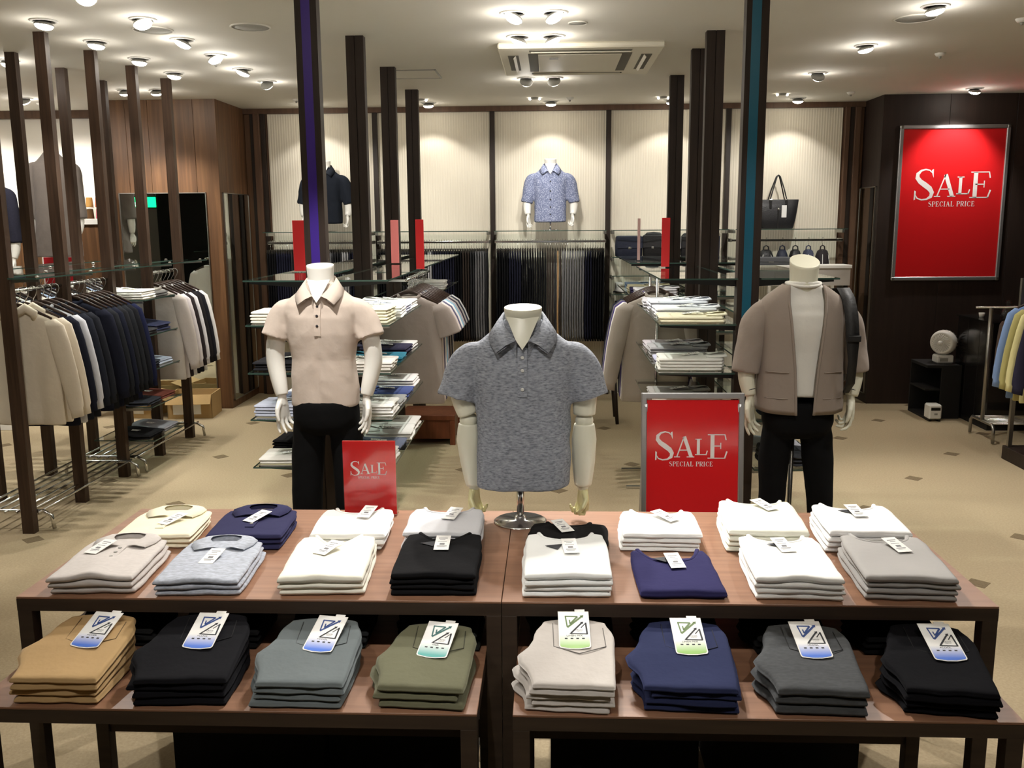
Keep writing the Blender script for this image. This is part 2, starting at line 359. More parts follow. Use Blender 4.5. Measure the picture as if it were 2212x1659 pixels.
for x, y, aim, p in [(-2.81, 5.29, (-3.0, 5.2, 1.0), 35), (-2.81, 5.89, (-3.0, 5.8, 1.0), 35), (-2.81, 6.5, (-3.0, 6.5, 1.0), 35), (-2.82, 7.12, (-3.0, 7.1, 1.0), 35), (-3.73, 6.51, (-4.2, 6.5, 0), 70)]:
    downlight(x, y, aim, p*KL, 70, 'small downlight above the wooden clothes rack posts', 'downlights over the wooden posts')
for x, y, aim, p in [(-3.58, 7.96, (-3.6, 8.55, 1.3), 36), (-3.32, 7.98, (-3.4, 8.58, 1.2), 36)]:
    downlight(x, y, aim, p*KL, 75, 'round downlight close to the walnut pillar front', 'downlights before the walnut pillar')
for x, y, aim, p in [(-2.3, 9.06, (-2.3, 9.32, 1.2), 11), (-1.16, 9.06, (-1.16, 9.32, 1.2), 12), (0, 9.06, (0, 9.32, 1.2), 12), (1.13, 9.06, (1.13, 9.32, 1.2), 12), (2.3, 9.06, (2.3, 9.32, 1.2), 11)]:
    downlight(x, y, aim, p*KL, 105, 'wall washer downlight at the top of the cream ribbed wall', 'wall washers along the cream wall', blend=.35)
downlight(3.69, 8.55, (3.66, 8.86, 1.9), 42*KL, 90, 'single downlight right above the large wall poster', None)
for x, y, aim, p in [(-4.3, 6.9, (-4.4, 8.1, 1.8), 60), (-4.7, 8.4, (-4.7, 9.3, 1.6), 60), (-5.6, 8.4, (-5.6, 9.3, 1.6), 60), (-6.5, 8.4, (-6.5, 9.3, 1.6), 50), (-4.6, 6.2, (-4.6, 6.6, 0), 80), (-4.6, 4.4, (-4.6, 4.8, 0), 80)]:  # the first is an added lamp that brightens the grey coat
    downlight(x, y, aim, p*KL, 90, 'downlight in the neighbouring section beyond the wooden posts', 'downlights in the neighbouring section')
for x, y, aim, p, c in FRONT_SPOTS:
    downlight(x, y, aim, p*KL, c, 'unseen swivel downlight in the ceiling over the display tables', 'downlights over the display tables')
def disc_fit(name, px, r, label, cat, parts):
    p = onz(px[0], px[1], H); t = thing(name, label, cat, (p.x, p.y, H)); parts(t, r); return t
def spk(t, r):
    MB().lathe([(r, 0), (r, -.004), (r*.96, -.007), (r*.93, -.007), (r*.92, -.002)], 36).build('rim', M_CEIL, t)
    MB().lathe([(.001, -.004), (r*.93, -.004), (r*.93, -.001), (.001, -.001)], 36).build('grille', mat('grille_mesh', (176, 174, 166), .8, bump=.5, bscale=400), t)
disc_fit('ceiling_speaker', (330, 64), .115, 'round ceiling speaker beside the swivel downlights of the left row', 'speaker', spk)
disc_fit('ceiling_speaker', (541, 58), .115, 'round ceiling speaker near the post with the purple stripe', 'speaker', spk)
disc_fit('ceiling_speaker', (1978, 39), .115, 'round ceiling speaker on the poster wall side', 'speaker', spk)
disc_fit('ceiling_vent', (1248, 49), .055, 'small round ceiling vent next to the centre downlights', 'vent', spk)
def sens(t, r):
    MB().lathe([(r, 0), (r, -.006), (r*.7, -.02), (.001, -.022)], 20).build('body', M_WHITEP, t)
    MB().lathe([(r*.3, -.02), (r*.25, -.034), (.001, -.036)], 12).build('sensor_tip', M_GREYP, t)
for px, lb in [((640, 214), 'small smoke detector near the walnut pillar edge'), ((1231, 211), 'tiny ceiling sensor above the middle bay of the cream wall'), ((2031, 115), 'smoke detector on the ceiling before the dark poster wall'), ((466, 133), 'smoke detector beside the left row of swivel downlights'), ((2208, 40), 'smoke detector at the edge of the right aisle ceiling'), ((87, 223), 'smoke detector over the neighbouring section'), ((1838, 199), 'small sensor above the corner of the dark poster wall')]:
    disc_fit('smoke_detector', px, .035, lb, 'detector', sens)
def twin(t, r):
    MB().lathe([(r, 0), (r, -.008), (r*.85, -.014), (.001, -.014)], 24).build('body', M_GREYP, t)
    for s in (-1, 1): MB().sphere((s*r*1.1, 0, -.01), .012).build('glow_lamp', M_LAMPS, t)
for px, g in [((1155, 211), 0), ((1690, 202), 0), ((1433, 209), 0), ((910, 214), 0)]:
    disc_fit('twin_lamp_fitting', px, .04, 'round ceiling fitting with two tiny glowing lamps in front of the cream wall', 'ceiling lamp', twin)['group'] = 'twin lamp fittings before the cream wall'
# access hatch
a_, b_ = onz(830, 151, H), onz(950, 169, H)
h_ = thing('ceiling_hatch', 'flat square access hatch in the ceiling by the black posts', 'hatch', (-1.06, 7.34, H))
MB().box(-.2, .2, -.2, .2, -.003, 0).build('panel', M_CEIL, h_)
f = MB()
for s in (-1, 1): f.box(s*.2-.006, s*.2+.006, -.206, .206, -.006, 0); f.box(-.206, .206, s*.2-.006, s*.2+.006, -.006, 0)
f.build('frame', M_GREYP, h_)
# air conditioner cassette
ac = thing('air_conditioner', 'square cream ceiling cassette air conditioner between the black posts', 'air conditioner', (.19, 6.7, H))
M_ACW = mat('ac_plastic', (228, 222, 204), .5); M_ACD = mat('ac_gap', (96, 92, 80), .7)
MB().box(-.53, .53, -.56, .56, -.035, 0, .008).build('panel', M_ACW, ac)
MB().box(-.34, .34, -.36, .36, -.037, -.034).build('intake_recess', M_ACD, ac)
MB().box(-.275, .275, -.34, .34, -.042, -.034, .003).build('intake_grille', M_ACW, ac)
for s in (-1, 1):
    MB().box(s*.44-.035, s*.44+.035, -.3, .3, -.038, -.034).build('louver_slot', M_ACD, ac)
    MB().box(-.012, .012, -.29, .29, -.002, .002, M=T(s*.43, 0, -.045) @ Matrix.Rotation(s*.9, 4, 'Y')).build('louver_flap', M_ACW, ac)
    MB().box(-.33, .33, s*.46-.018, s*.46+.018, -.038, -.034).build('louver_slot', M_ACD, ac)
    MB().box(-.32, .32, -.012, .012, -.002, .002, M=T(0, s*.455, -.042) @ Matrix.Rotation(-s*.4, 4, 'X')).build('louver_flap', M_ACW, ac)
MB().box(-.2, -.14, -.25, -.2, -.047, -.042).build('indicator_panel', M_GREYP, ac)
# ------------------------------------------------------------------ display tables
def table(label, x0, x1, y0, y1, ztop, group=None):
    t = thing('display_table', label, 'table', ((x0+x1)/2, (y0+y1)/2, 0), 0, group); w, d = (x1-x0)/2, (y1-y0)/2; L = .04; th = .04
    MB().box(-w, w, -d, d, ztop-.006, ztop, .001).build('table_top', M_TABLE, t)
    a = MB(); a.box(-w, w, -d, -d+L, ztop-th, ztop-.006); a.box(-w, w, d-L, d, ztop-th, ztop-.006); a.box(-w, -w+L, -d+L, d-L, ztop-th, ztop-.006); a.box(w-L, w, -d+L, d-L, ztop-th, ztop-.006)
    a.box(-w+L, w-L, -d+L, d-L, ztop-th+.012, ztop-.006); a.build('apron', M_TEDGE, t)
    for sx in (-1, 1):
        for sy in (-1, 1):
            MB().box(min(sx*w, sx*(w-L)), max(sx*w, sx*(w-L)), min(sy*d, sy*(d-L)), max(sy*d, sy*(d-L)), 0, ztop-th, .001).build('leg', M_TEDGE, t)
    MB().box(-w+L, w-L, d-.03, d-.005, .2, .26).build('stretcher', M_TEDGE, t)
    return t
ZU, ZL = .755, .6
table('long brown display table carrying polo shirts and the small sale sign', -1.452, -.132, 2.32, 3.105, ZU)
table('long brown display table carrying white crewneck shirts on the bare-edged end', -.13, 1.165, 2.32, 3.105, ZU)
table('low brown nesting table carrying khaki and olive trousers', -1.405, -.175, 2.02, 2.62, ZL)
table('low brown nesting table carrying navy and beige trousers', -.09, 1.098, 2.02, 2.62, ZL)
M_BIN = mat('black_canvas', (14, 14, 14), .9, bump=.3, bscale=200)
for x0, x1, lb in [(-1.2, -.72, 'black storage bin under the khaki trousers table'), (-.7, -.24, 'black storage bin under the olive trousers table'), (.0, .46, 'black storage bin under the beige trousers table'), (.5, .95, 'black storage bin under the charcoal trousers table')]:
    t = thing('storage_bin', lb, 'storage bin', ((x0+x1)/2, 2.84, 0)); w = (x1-x0)/2
    b = MB(); b.box(-w, w, -.18, .18, 0, .02); b.box(-w, w, -.18, -.165, .02, .5); b.box(-w, w, .165, .18, .02, .5); b.box(-w, -w+.015, -.165, .165, .02, .5); b.box(w-.015, w, -.165, .165, .02, .5)
    b.build('bin_body', M_BIN, t); MB().box(-w-.004, w+.004, -.184, .184, .5, .53, .006).build('bin_lid', M_BIN, t)
# ------------------------------------------------------------------ folded garments
GU = [0, .008, .03, .07, .13, .2, .27, .33, .38, .42, .46, .5, .54, .58, .62, .67, .73, .8, .87, .93, .97, .992, 1]
GV = [0, .006, .025, .06, .12, .22, .34, .46, .58, .7, .79, .86, .91, .95, .98, .994, 1]
def slab(mb, w, d, z0, t, seed, neck=None, nd=.05, nw=.075, kw=(0, 0, 1), hump=0, crotch=0, taper=.06, curl=0, wedge=0, full=None):
    """one folded layer: rounded cushion-like slab with neckline scoop; kw = (level, _, n) carries the hump of the pile"""
    k, _, nlev = kw; rnd = random.Random(seed); ph = rnd.random()*20; rows_t = []; rows_b = []
    for v in GV:
        rt, rb = [], []
        for u in GU:
            s = 2*u-1; hw = w/2*(1-taper*sm(.8, 1.0, v)-.02*sm(.15, 0, v))
            x = s*hw; yb = d/2-.022*abs(s)**2.2
            if neck == 'crew' and abs(x) < nw: yb -= nd*math.sqrt(max(0, 1-(x/nw)**2))
            elif neck == 'scoop' and abs(x) < nw: yb -= nd*(1-(x/nw)**4)
            elif neck == 'v' and abs(x) < nw: yb -= nd*(1-abs(x)/nw)**.85
            yf = -d/2+.006*noise.noise((s*2, ph, 0))
            y = yf+(yb-yf)*v
            if crotch and s < 0: x -= crotch*math.exp(-((v-.42)/.16)**2)*(-s)**3
            x += .004*noise.noise((y*14, s*3+ph, 1))*abs(s)
            du = min(u, 1-u)*w; dv = min(v*d, (1-v)*d); r = t*.62
            e = min(du, dv)/r; pr = math.sqrt(max(0, 1-(1-min(1, e))**2))
            W_ = hump*math.exp(-(v/.42)**2)*math.exp(-(s/.42)**2)
            W_ += (.0026*noise.noise((x*12, y*12, seed*.0+nlev*3.1))+.003*noise.noise((x*5, y*8, 7+nlev)))*min(1, e*.25)
            f_ = 1+wedge*v; t_ = t*f_; mid = z0+t_/2+k*(full or t)*wedge*v
            rt.append((x, y, mid+t_/2*pr+W_*(k+1)/nlev))
            rb.append((x, y, mid-t_/2*pr+W_*k/nlev))
        rows_t.append(rt); rows_b.append(rb)
    n = len(GU); m = len(GV)
    vs = [p for r in rows_t for p in r]+[p for r in rows_b for p in r]; o = n*m; fs = []
    for i in range(m-1):
        for j in range(n-1):
            a = i*n+j; fs.append((a, a+1, a+n+1, a+n)); fs.append((o+a, o+a+n, o+a+n+1, o+a+1))
    for j in range(n-1):
        fs.append((j, o+j, o+j+1, j+1)); a = (m-1)*n+j; fs.append((a, a+1, o+a+1, o+a))
    for i in range(m-1):
        a = i*n; fs.append((a, a+n, o+a+n, o+a)); a = i*n+n-1; fs.append((a, o+a, o+a+n, a+n))
    mb.add(vs, fs, True); return mb
ORD = ['topmost', 'second from top', 'third from top', 'fourth from top', 'fifth from top', 'sixth from top', 'seventh from top']
def price_tag(parent, x, y, z, rz, s=1.0, tilt=.0, mcard=None):
    M = T(x, y, z) @ RZ(rz) @ Matrix.Rotation(tilt, 4, 'X')
    c = MB().box(-.018*s, .018*s, -.038*s, .038*s, 0, .0008, M=M).build('price_tag', mcard or M_PAPER, parent)
    p = MB(); z1 = .0011
    for (a, b, c0, d0) in [(-.011, .011, .022, .0245), (-.008, .006, .014, .016), (-.006, .006, -.012, -.004), (-.012, .012, -.02, -.0175), (-.01, .008, -.025, -.0235), (-.012, .01, .004, .0055)]:
        p.box(a*s, b*s, c0*s, d0*s, .0008, z1, M=M)
    p.build('tag_print', M_INK, c)
    return c
def neck_label(parent, x, y, z, w=.042):
    MB().box(x-w/2, x+w/2, y-.006, y+.006, z, z+.0012).build('neck_label', M_INKD, parent)
    MB().prism([(x-.008, y-.007), (x+.008, y-.007), (x, y-.018)], z, z+.001).build('size_label', M_INKD, parent)
def diamond_tag(parent, x, y, z, rz=.3):
    M = T(x, y, z) @ RZ(rz); MB().prism([(-.03, .012), (.022, .016), (.0, -.025)], 0, .0008, M=M).build('brand_tag', M_INKD, parent)
def tee_parts(o, w, d, t, z, neck, nd, nw, band):
    """neckband along the scoop, inner back neck label"""
    pts = []
    for i in range(15):
        x = -nw+2*nw*i/14; s = x/(w/2)
        yb = d/2-.022*abs(s)**2.2
        if neck == 'crew': yb -= nd*math.sqrt(max(0, 1-(x/nw)**2))
        elif neck == 'scoop': yb -= nd*(1-(x/nw)**4)
        else: yb -= nd*(1-abs(x)/nw)**.85
        pts.append((x, yb+.001, z+t*.8))
    MB().tube(pts, .0065, 8, flat=.6).build('neckband', band, o)
    neck_label(o, 0, d/2-.054, z+t*.3)
def polo_parts(o, w, d, t, z, m, hgt=.55):
    c = MB(); zt = z+t
    inner = [(-.008, d/2-.075), (-.028, d/2-.05), (-.046, d/2-.022), (-.044, d/2-.006), (-.024, d/2+.002), (0, d/2+.004), (.024, d/2+.002), (.044, d/2-.006), (.046, d/2-.022), (.028, d/2-.05), (.008, d/2-.075)]
    outer = [(-.072, d/2-.1), (-.092, d/2-.062), (-.096, d/2-.025), (-.074, d/2+.006), (-.036, d/2+.014), (0, d/2+.015), (.036, d/2+.014), (.074, d/2+.006), (.096, d/2-.025), (.092, d/2-.062), (.072, d/2-.1)]
    hi = [.006, .011, .017, .021, .023, .024, .023, .021, .017, .011, .006]
    r0 = [(p[0], p[1], zt+h*hgt) for p, h in zip(inner, hi)]; r1 = [(p[0], p[1], zt+.0025+h*.25*hgt) for p, h in zip(outer, hi)]
    mid = [((a[0]+b[0])/2, (a[1]+b[1])/2, (a[2]+b[2])/2+.005*hgt) for a, b in zip(r0, r1)]
    lo = [(p[0], p[1], p[2]-.003) for p in r1]; lm = [(p[0], p[1], p[2]-.003) for p in mid]; li = [(p[0], p[1], zt-.004) for p in r0]
    c.loft([r0, mid, r1, lo, lm, li], False, False, True); c.build('collar', m, o)
    MB().box(-.014, .014, d/2-.2, d/2-.085, zt-.002, zt+.0022, .001).build('placket', m, o)
    for yy in (-.1, -.135, -.17): MB().lathe([(.0055, 0), (.0055, .0018), (.003, .0022), (.001, .0016)], 12, M=T(0, d/2+yy, zt+.002)).build('button', M_GREYP, o)
def stack(desc, cat, cx, cy, ang, w, d, n, t, m, z0, style, where, seed, group, hump=0, tags=None, nd=.055, nw=.07, card=None, offs=.006, lean=(0, 0)):
    rnd = random.Random(seed); base = rnd.random()*100
    if style == 'tee': nd *= 1.45; nw *= 1.15
    for k in range(n):
        top = k == n-1; z = z0+k*t
        nm = {'tee': 'folded_tshirt', 'polo': 'folded_polo_shirt', 'pants': 'folded_trousers', 'shirt': 'folded_shirt', 'jeans': 'folded_jeans'}[style]
        lb = ('%s, %s, %s' % (desc, ORD[n-1-k], where)) if n > 1 else '%s %s' % (desc, where)
        f = (n-1-k)
        loc = (cx+rnd.uniform(-1, 1)*offs+lean[0]*f, cy+rnd.uniform(-.6, .6)*offs+lean[1]*f, z)
        r = thing(nm, lb, cat, loc, ang+rnd.uniform(-1, 1)*.02, group)
        mb = MB(); tt = t*1.0; tk = 1.35 if (style == 'tee' and top) else 1.0
        if style in ('pants', 'jeans'):
            wg = .7
            slab(mb, w*rnd.uniform(.97, 1.03), d, 0, tt*.93, base+k, hump=hump, kw=(k, 0, n), crotch=.03+.012*rnd.random(), taper=.18, wedge=wg, full=tt)
            b = mb.build('folded_body', m, r)
            e = MB()   # second leg layer showing along the sides
            slab(e, w*.985, d*.96, tt*.15, tt*.4, base+k+40, kw=(k, 0, n), hump=hump*.6, taper=.2, wedge=wg, full=tt, crotch=.025); e.build('leg_layer', m, r)
        else:
            neck = {'tee': 'crew', 'polo': None, 'shirt': None}[style]
            if nd > .1: neck = 'scoop' if nw > .08 else 'v'
            slab(mb, w, d, 0, tt*.93*tk, base+k, neck=neck if top else None, nd=nd, nw=nw, hump=hump, kw=(k, 0, n))
            b = mb.build('folded_body', m, r)
            if top and neck:
                e = MB(); slab(e, nw*2.3, nd+.06, tt*.04, tt*.34, base+9, neck='crew', nd=.04, nw=nw*.95, taper=0)
                e.v = [(v[0], v[1]+d/2-(nd+.06)/2-.006, v[2]) for v in e.v]; e.build('back_neck', m, r)
        if top:
            if style == 'tee': tee_parts(r, w, d, tt*tk, 0, neck or 'crew', nd, nw, m)
            if style in ('polo', 'shirt'): polo_parts(r, w, d, tt, 0, m)
            for tg in (tags or []):  # hang tags lie on the chest
                if tg[0] == 'price': price_tag(r, tg[1], tg[2]-(.03 if style == 'tee' else 0), tt*tk+.009, tg[3], 1.2, .12)
                if tg[0] == 'diamond': diamond_tag(r, tg[1], tg[2]-.03, tt*tk+.003, tg[3])
            if style in ('pants',): pants_parts(r, w, d, tt, m, card, n)
def card_mat(name, rgb):
    if name in MATS: return MATS[name]
    m = bpy.data.materials.new(name); m.use_nodes = True; nt = m.node_tree; b = nt.nodes['Principled BSDF']; b.inputs['Roughness'].default_value = .4
    tc = nt.nodes.new('ShaderNodeTexCoord'); sp = nt.nodes.new('ShaderNodeSeparateXYZ'); rp = nt.nodes.new('ShaderNodeValToRGB')
    nt.links.new(tc.outputs['Generated'], sp.inputs[0]); nt.links.new(sp.outputs[1], rp.inputs[0]); nt.links.new(rp.outputs[0], b.inputs['Base Color'])
    e = rp.color_ramp.elements; e[0].position = .06; e[0].color = s2l(rgb)+(1,); e[1].position = .40; e[1].color = s2l((244, 244, 242))+(1,)
    MATS[name] = m; return m
LOGO_TOP = [([(.0, 1.0), (.62, .98)], .09), ([(.62, .98), (.24, .52)], .1), ([(.24, .52), (.22, .78)], .07), ([(.03, 1.0), (.1, .32)], .075), ([(.1, .3), (.84, 1.0)], .11)]
LOGO_BOT = [([(.16, .02), (.74, .6)], .085), ([(.1, .0), (1.0, -.02)], .06), ([(.97, -.02), (.93, .6)], .085), ([(.93, .58), (.68, .32)], .05)]
def logo_card(parent, x, y, z, rz, rgb, word, tilt=.08, second=None):
    w, h = .08, .128; M = T(x, y, z) @ RZ(rz) @ Matrix.Rotation(tilt, 4, 'X')
    pts = [(-w/2, h/2), (-w/2, -h/2+.006), (-w/2+.003, -h/2+.001), (-.012, -h/2-.004), (.012, -h/2-.004), (w/2-.003, -h/2+.001), (w/2, -h/2+.006), (w/2, h/2)]
    border = MB().prism(pts, 0, .0008); c = border.build('paper_label', M_PAPER, parent); c.matrix_local = M
    g = MB().prism([(p[0]*.93, p[1]*.95-.0005) for p in pts], .0008, .0011).build('label_print_panel', card_mat('card_'+word.strip('+').replace(' ', '_').lower(), rgb), c)
    def strokes(L, sx, sy, ox, oy, k=1.0):
        q = MB()
        for pp, wd_ in L:
            q.ribbon([(ox+a*sx, oy+b*sy) for a, b in pp], wd_*sx*k)
        return q
    Mx = Matrix.Rotation(-PI/2, 4, 'X')
    q = strokes(LOGO_TOP, .053, .0566, -.0225, -.0106, .92); a = (-.0225+.84*.053, -.0106+.0566)
    q.poly([(a[0]+.004, a[1]+.004), (a[0]-.006, a[1]+.0025), (a[0]+.002, a[1]-.006)])
    q.v = [(v[0], v[2], .0014) for v in q.v]; q.build('logo_arrow', mat('logo_'+word.strip('+').replace(' ', '_').lower(), tuple(int(v*.62) for v in rgb), .6), c)
    q = strokes(LOGO_BOT, .051, .0638, -.017, -.0153); a = (-.017+.74*.051, -.0153+.6*.0638)
    q.poly([(a[0]+.004, a[1]+.004), (a[0]-.005, a[1]+.002), (a[0]+.002, a[1]-.005)])
    q.v = [(v[0], v[2], .0014) for v in q.v]; q.build('logo_triangle', M_INKD, c)
    tx = text_mb(word, .0085, T(0, -.0225, .0014)); t2 = text_mb('CROSS', .0062, T(.012, -.003, .0014)); tx.add(t2.v, t2.f)
    t3 = text_mb('STRETCH', .0036, T(.012, -.0085, .0014)); tx.add(t3.v, t3.f)
    for i in range(4): tx.box(-.025+i*.0145, -.018+i*.0145, -.034, -.03, .0011, .0013)
    tx.build('label_text', M_INKD, c)
    MB().box(.004, .03, h/2-.004, h/2+.008, -.0004, .0004).build('hook_strip', M_PAPER, c)
def pants_parts(r, w, d, t, m, card, n):
    dk = mat('stitch_'+m.name, tuple(v*.35 for v in m.node_tree.nodes['Principled BSDF'].inputs['Base Color'].default_value[:3]), .9, lin=True)
    x0 = .012; zs = lambda y: t*(1+.7*(y+d/2)/d)+(n-1)*t*.7*(y+d/2)/d
    pts = [(x0-.068, d/2-.03), (x0-.062, d/2-.125), (x0+.002, d/2-.15), (x0+.068, d/2-.12), (x0+.06, d/2-.03)]
    fine = []
    for a, b in zip(pts[:-1], pts[1:]):
        for i in range(6): y = a[1]+(b[1]-a[1])*i/6; fine.append((a[0]+(b[0]-a[0])*i/6, y, zs(y)+.0002))
    MB().tube(fine, .0012, 5).build('pocket_seam', dk, r)
    if card: logo_card(r, card[0], card[1], zs(card[1])+.011, card[2], card[3], card[4], tilt=math.atan(n*t*.7/d)+.16)
C_WHITE, C_IVORY = (243, 243, 240), (238, 236, 222)
GT = 'shirts folded on the upper tables'
def FB(name, c, h=0): return fab(name, c, h)
UT = [  # desc, style, cx, cy, ang, w, d, n, t, material, hump, tags, nd, nw
 ('grey-beige marled polo shirt', 'polo', -1.268, 2.50, 4, .235, .325, 3, .0165, FB('oat_marl', (206, 200, 196), .06), .014, [('price', -.055, .06, -.35)], .05, .07, 'beside heather blue polos'),
 ('heather blue-grey polo shirt', 'polo', -.972, 2.50, 4.5, .235, .33, 3, .015, FB('heather_blue', (176, 182, 194), .22), .009, [('price', .0, .0, -.15)], .05, .07, 'beside cream v-neck shirts'),
 ('cream v-neck t-shirt', 'tee', -.64, 2.52, 4.5, .235, .35, 3, .0165, FB('cream_tee', C_IVORY), .006, [('price', -.01, .06, -.5)], .085, .06, 'before the small sale sign'),
 ('black v-neck sweater', 'tee', -.325, 2.525, 1, .235, .345, 4, .0145, FB('black_knit', (20, 20, 22)), .004, [('price', .004, .075, 0, .006), ('diamond', -.03, .085, .3)], .08, .066, 'beside the table seam'),
 ('white ribbed crewneck t-shirt', 'tee', .048, 2.52, 1.5, .24, .345, 4, .0155, FB('white_rib', (240, 242, 240)), .004, [('price', .01, .05, .1), ('diamond', -.03, .06, .2)], .05, .07, 'before the black folded top'),
 ('dark navy scoop-neck t-shirt with white price tag', 'tee', .352, 2.51, 0, .235, .335, 1, .02, FB('navy_scoop', (44, 42, 82)), 0, [('price', .004, .06, .12), ('diamond', -.025, .085, .2)], .075, .078, 'between two white stacks on the table'),
 ('white wide-neckband t-shirt', 'tee', .67, 2.52, -3, .235, .35, 4, .0145, FB('white_tee_b', C_WHITE), .006, [('price', .0, .085, .2), ('diamond', -.01, .1, .3)], .05, .07, 'beside light grey sweatshirts'),
 ('light grey crewneck sweatshirt', 'tee', .968, 2.525, -4, .24, .35, 4, .0155, FB('grey_sweat', (176, 174, 172)), .004, [('price', .02, .08, .3), ('diamond', .03, .11, .5)], .055, .072, 'at the corner of the table'),
 ('pale cream polo shirt', 'polo', -1.245, 2.825, 4, .235, .26, 3, .016, FB('cream_polo', (243, 236, 210)), .0, [('price', .02, .0, -.5)], .05, .07, 'behind the grey-beige polos'),
 ('dark navy polo shirt', 'polo', -.952, 2.825, 3, .24, .27, 3, .017, FB('navy_polo', (50, 50, 82)), .0, [('price', .005, .02, -.5)], .05, .07, 'behind the heather blue polos'),
 ('pure white crewneck t-shirt', 'tee', -.635, 2.83, 2, .24, .27, 3, .0165, FB('white_tee_c', C_WHITE), .0, [('price', .035, .085, -.2)], .045, .066, 'right against the small sale sign'),
 ('pale cool grey t-shirt', 'tee', -.332, 2.83, 1, .24, .26, 4, .014, FB('cool_grey', (206, 207, 211)), .0, [('price', .02, .06, -.25)], .045, .07, 'behind the black sweaters'),
 ('black folded top', 'tee', .05, 2.785, -2, .245, .19, 2, .017, FB('black_tee', (24, 23, 24)), .0, [('price', -.02, .05, .45)], .03, .06, 'before the chrome bust base'),
 ('bright white t-shirt with black neck label', 'tee', .342, 2.83, -2, .242, .245, 4, .0135, FB('white_tee_d', C_WHITE), .0, [('price', .02, .055, .7)], .042, .072, 'behind the navy shirt'),
 ('ivory crewneck sweatshirt', 'tee', .672, 2.865, -3, .245, .33, 4, .0165, FB('ivory_sweat', (236, 236, 222)), .0, [('price', .02, .1, .55)], .045, .075, 'before the standing sale board'),
 ('snow white crewneck sweatshirt', 'tee', .968, 2.845, -3, .248, .29, 4, .0165, FB('snow_sweat', (246, 246, 246)), .0, [('price', .0, .06, .15), ('diamond', -.02, .07, .2)], .05, .075, 'behind the light grey sweatshirts')]
for i, (de, st_, cx, cy, an, w, d, n_, t_, m_, hu, tg, nd, nw, wh) in enumerate(UT):
    stack(de, 'polo shirt' if st_ == 'polo' else 'sweater' if 'sw' in de else 't-shirt', cx, cy, math.radians(an), w, d, n_, t_, m_, ZU+.0005, st_, wh, 11+i*7, GT, hump=hu, tags=tg, nd=nd, nw=nw, lean=(.004 if i == 0 else .002 if i < 4 else -.003, .0))
BLUE, TEAL, GREEN = (70, 120, 225), (80, 170, 165), (150, 195, 105)
GP = 'trousers folded on the low tables'
LT = [
 ('khaki chino trousers', -1.208, 2.178, 0, .215, .285, 4, .0165, FB('khaki', (190, 158, 112)), (.02, .045, -.12, BLUE, '+COOL'), 'on the low table'),
 ('deep black trousers', -.905, 2.182, 2, .235, .29, 4, .017, FB('black_pants', (20, 20, 24)), (.01, .04, -.1, BLUE, '+COOL'), 'between khaki and grey trousers'),
 ('blue-grey trousers', -.608, 2.178, -1, .222, .285, 4, .016, FB('slate', (106, 114, 116)), (.02, .045, -.14, BLUE, '+COOL'), 'between black and olive trousers'),
 ('olive green trousers', -.31, 2.18, -3, .21, .285, 3, .019, FB('olive', (106, 106, 84)), (.01, .04, -.1, TEAL, '+AIR'), 'beside the table leg seam'),
 ('pale beige-grey trousers', .05, 2.165, -3, .2, .27, 5, .0145, FB('stone', (196, 190, 184)), (.0, .065, .06, GREEN, 'LINEN MIX'), 'next to the navy trousers'),
 ('dark navy trousers', .345, 2.178, -3, .22, .285, 4, .0165, FB('navy_pants', (44, 50, 82)), (.01, .05, .08, GREEN, 'LINEN MIX'), 'next to the beige-grey trousers'),
 ('charcoal jeans', .645, 2.178, -4, .215, .285, 3, .021, FB('charcoal', (78, 80, 82), .12), (.005, .045, .1, BLUE, '+COOL'), 'next to the navy trousers'),
 ('jet black trousers', .95, 2.178, -7, .215, .285, 4, .016, FB('jet', (15, 15, 19)), (.02, .04, .14, BLUE, '+COOL'), 'at the table corner')]
for i, (de, cx, cy, an, w, d, n_, t_, m_, card, wh) in enumerate(LT):
    stack(de, 'trousers', cx, cy, math.radians(an), w, d, n_, t_, m_, ZL+.0005, 'pants', wh, 301+i*5, GP, card=card, offs=.008)
for i, (cx, c) in enumerate([(-1.2, (26, 26, 26)), (-.9, (18, 18, 18)), (-.6, (30, 31, 32)), (-.3, (34, 36, 34)), (.07, (52, 52, 54)), (.36, (20, 20, 22)), (.65, (22, 22, 22)), (.94, (17, 17, 18))]):
    stack(['dark', 'black', 'dark slate', 'dark olive', 'dark grey', 'black', 'black', 'black'][i]+' trousers', 'trousers', cx, 2.47, 0, .2, .25, 3, .017, FB('back_pants%d' % i, c), ZL+.0005, 'jeans', ['behind the khaki trousers', 'behind the deep black trousers', 'behind the blue-grey trousers', 'behind the olive trousers', 'behind the beige-grey trousers', 'behind the navy trousers', 'behind the charcoal jeans', 'behind the jet black trousers'][i], 401+i*3, 'trousers folded in the back row of the low tables')
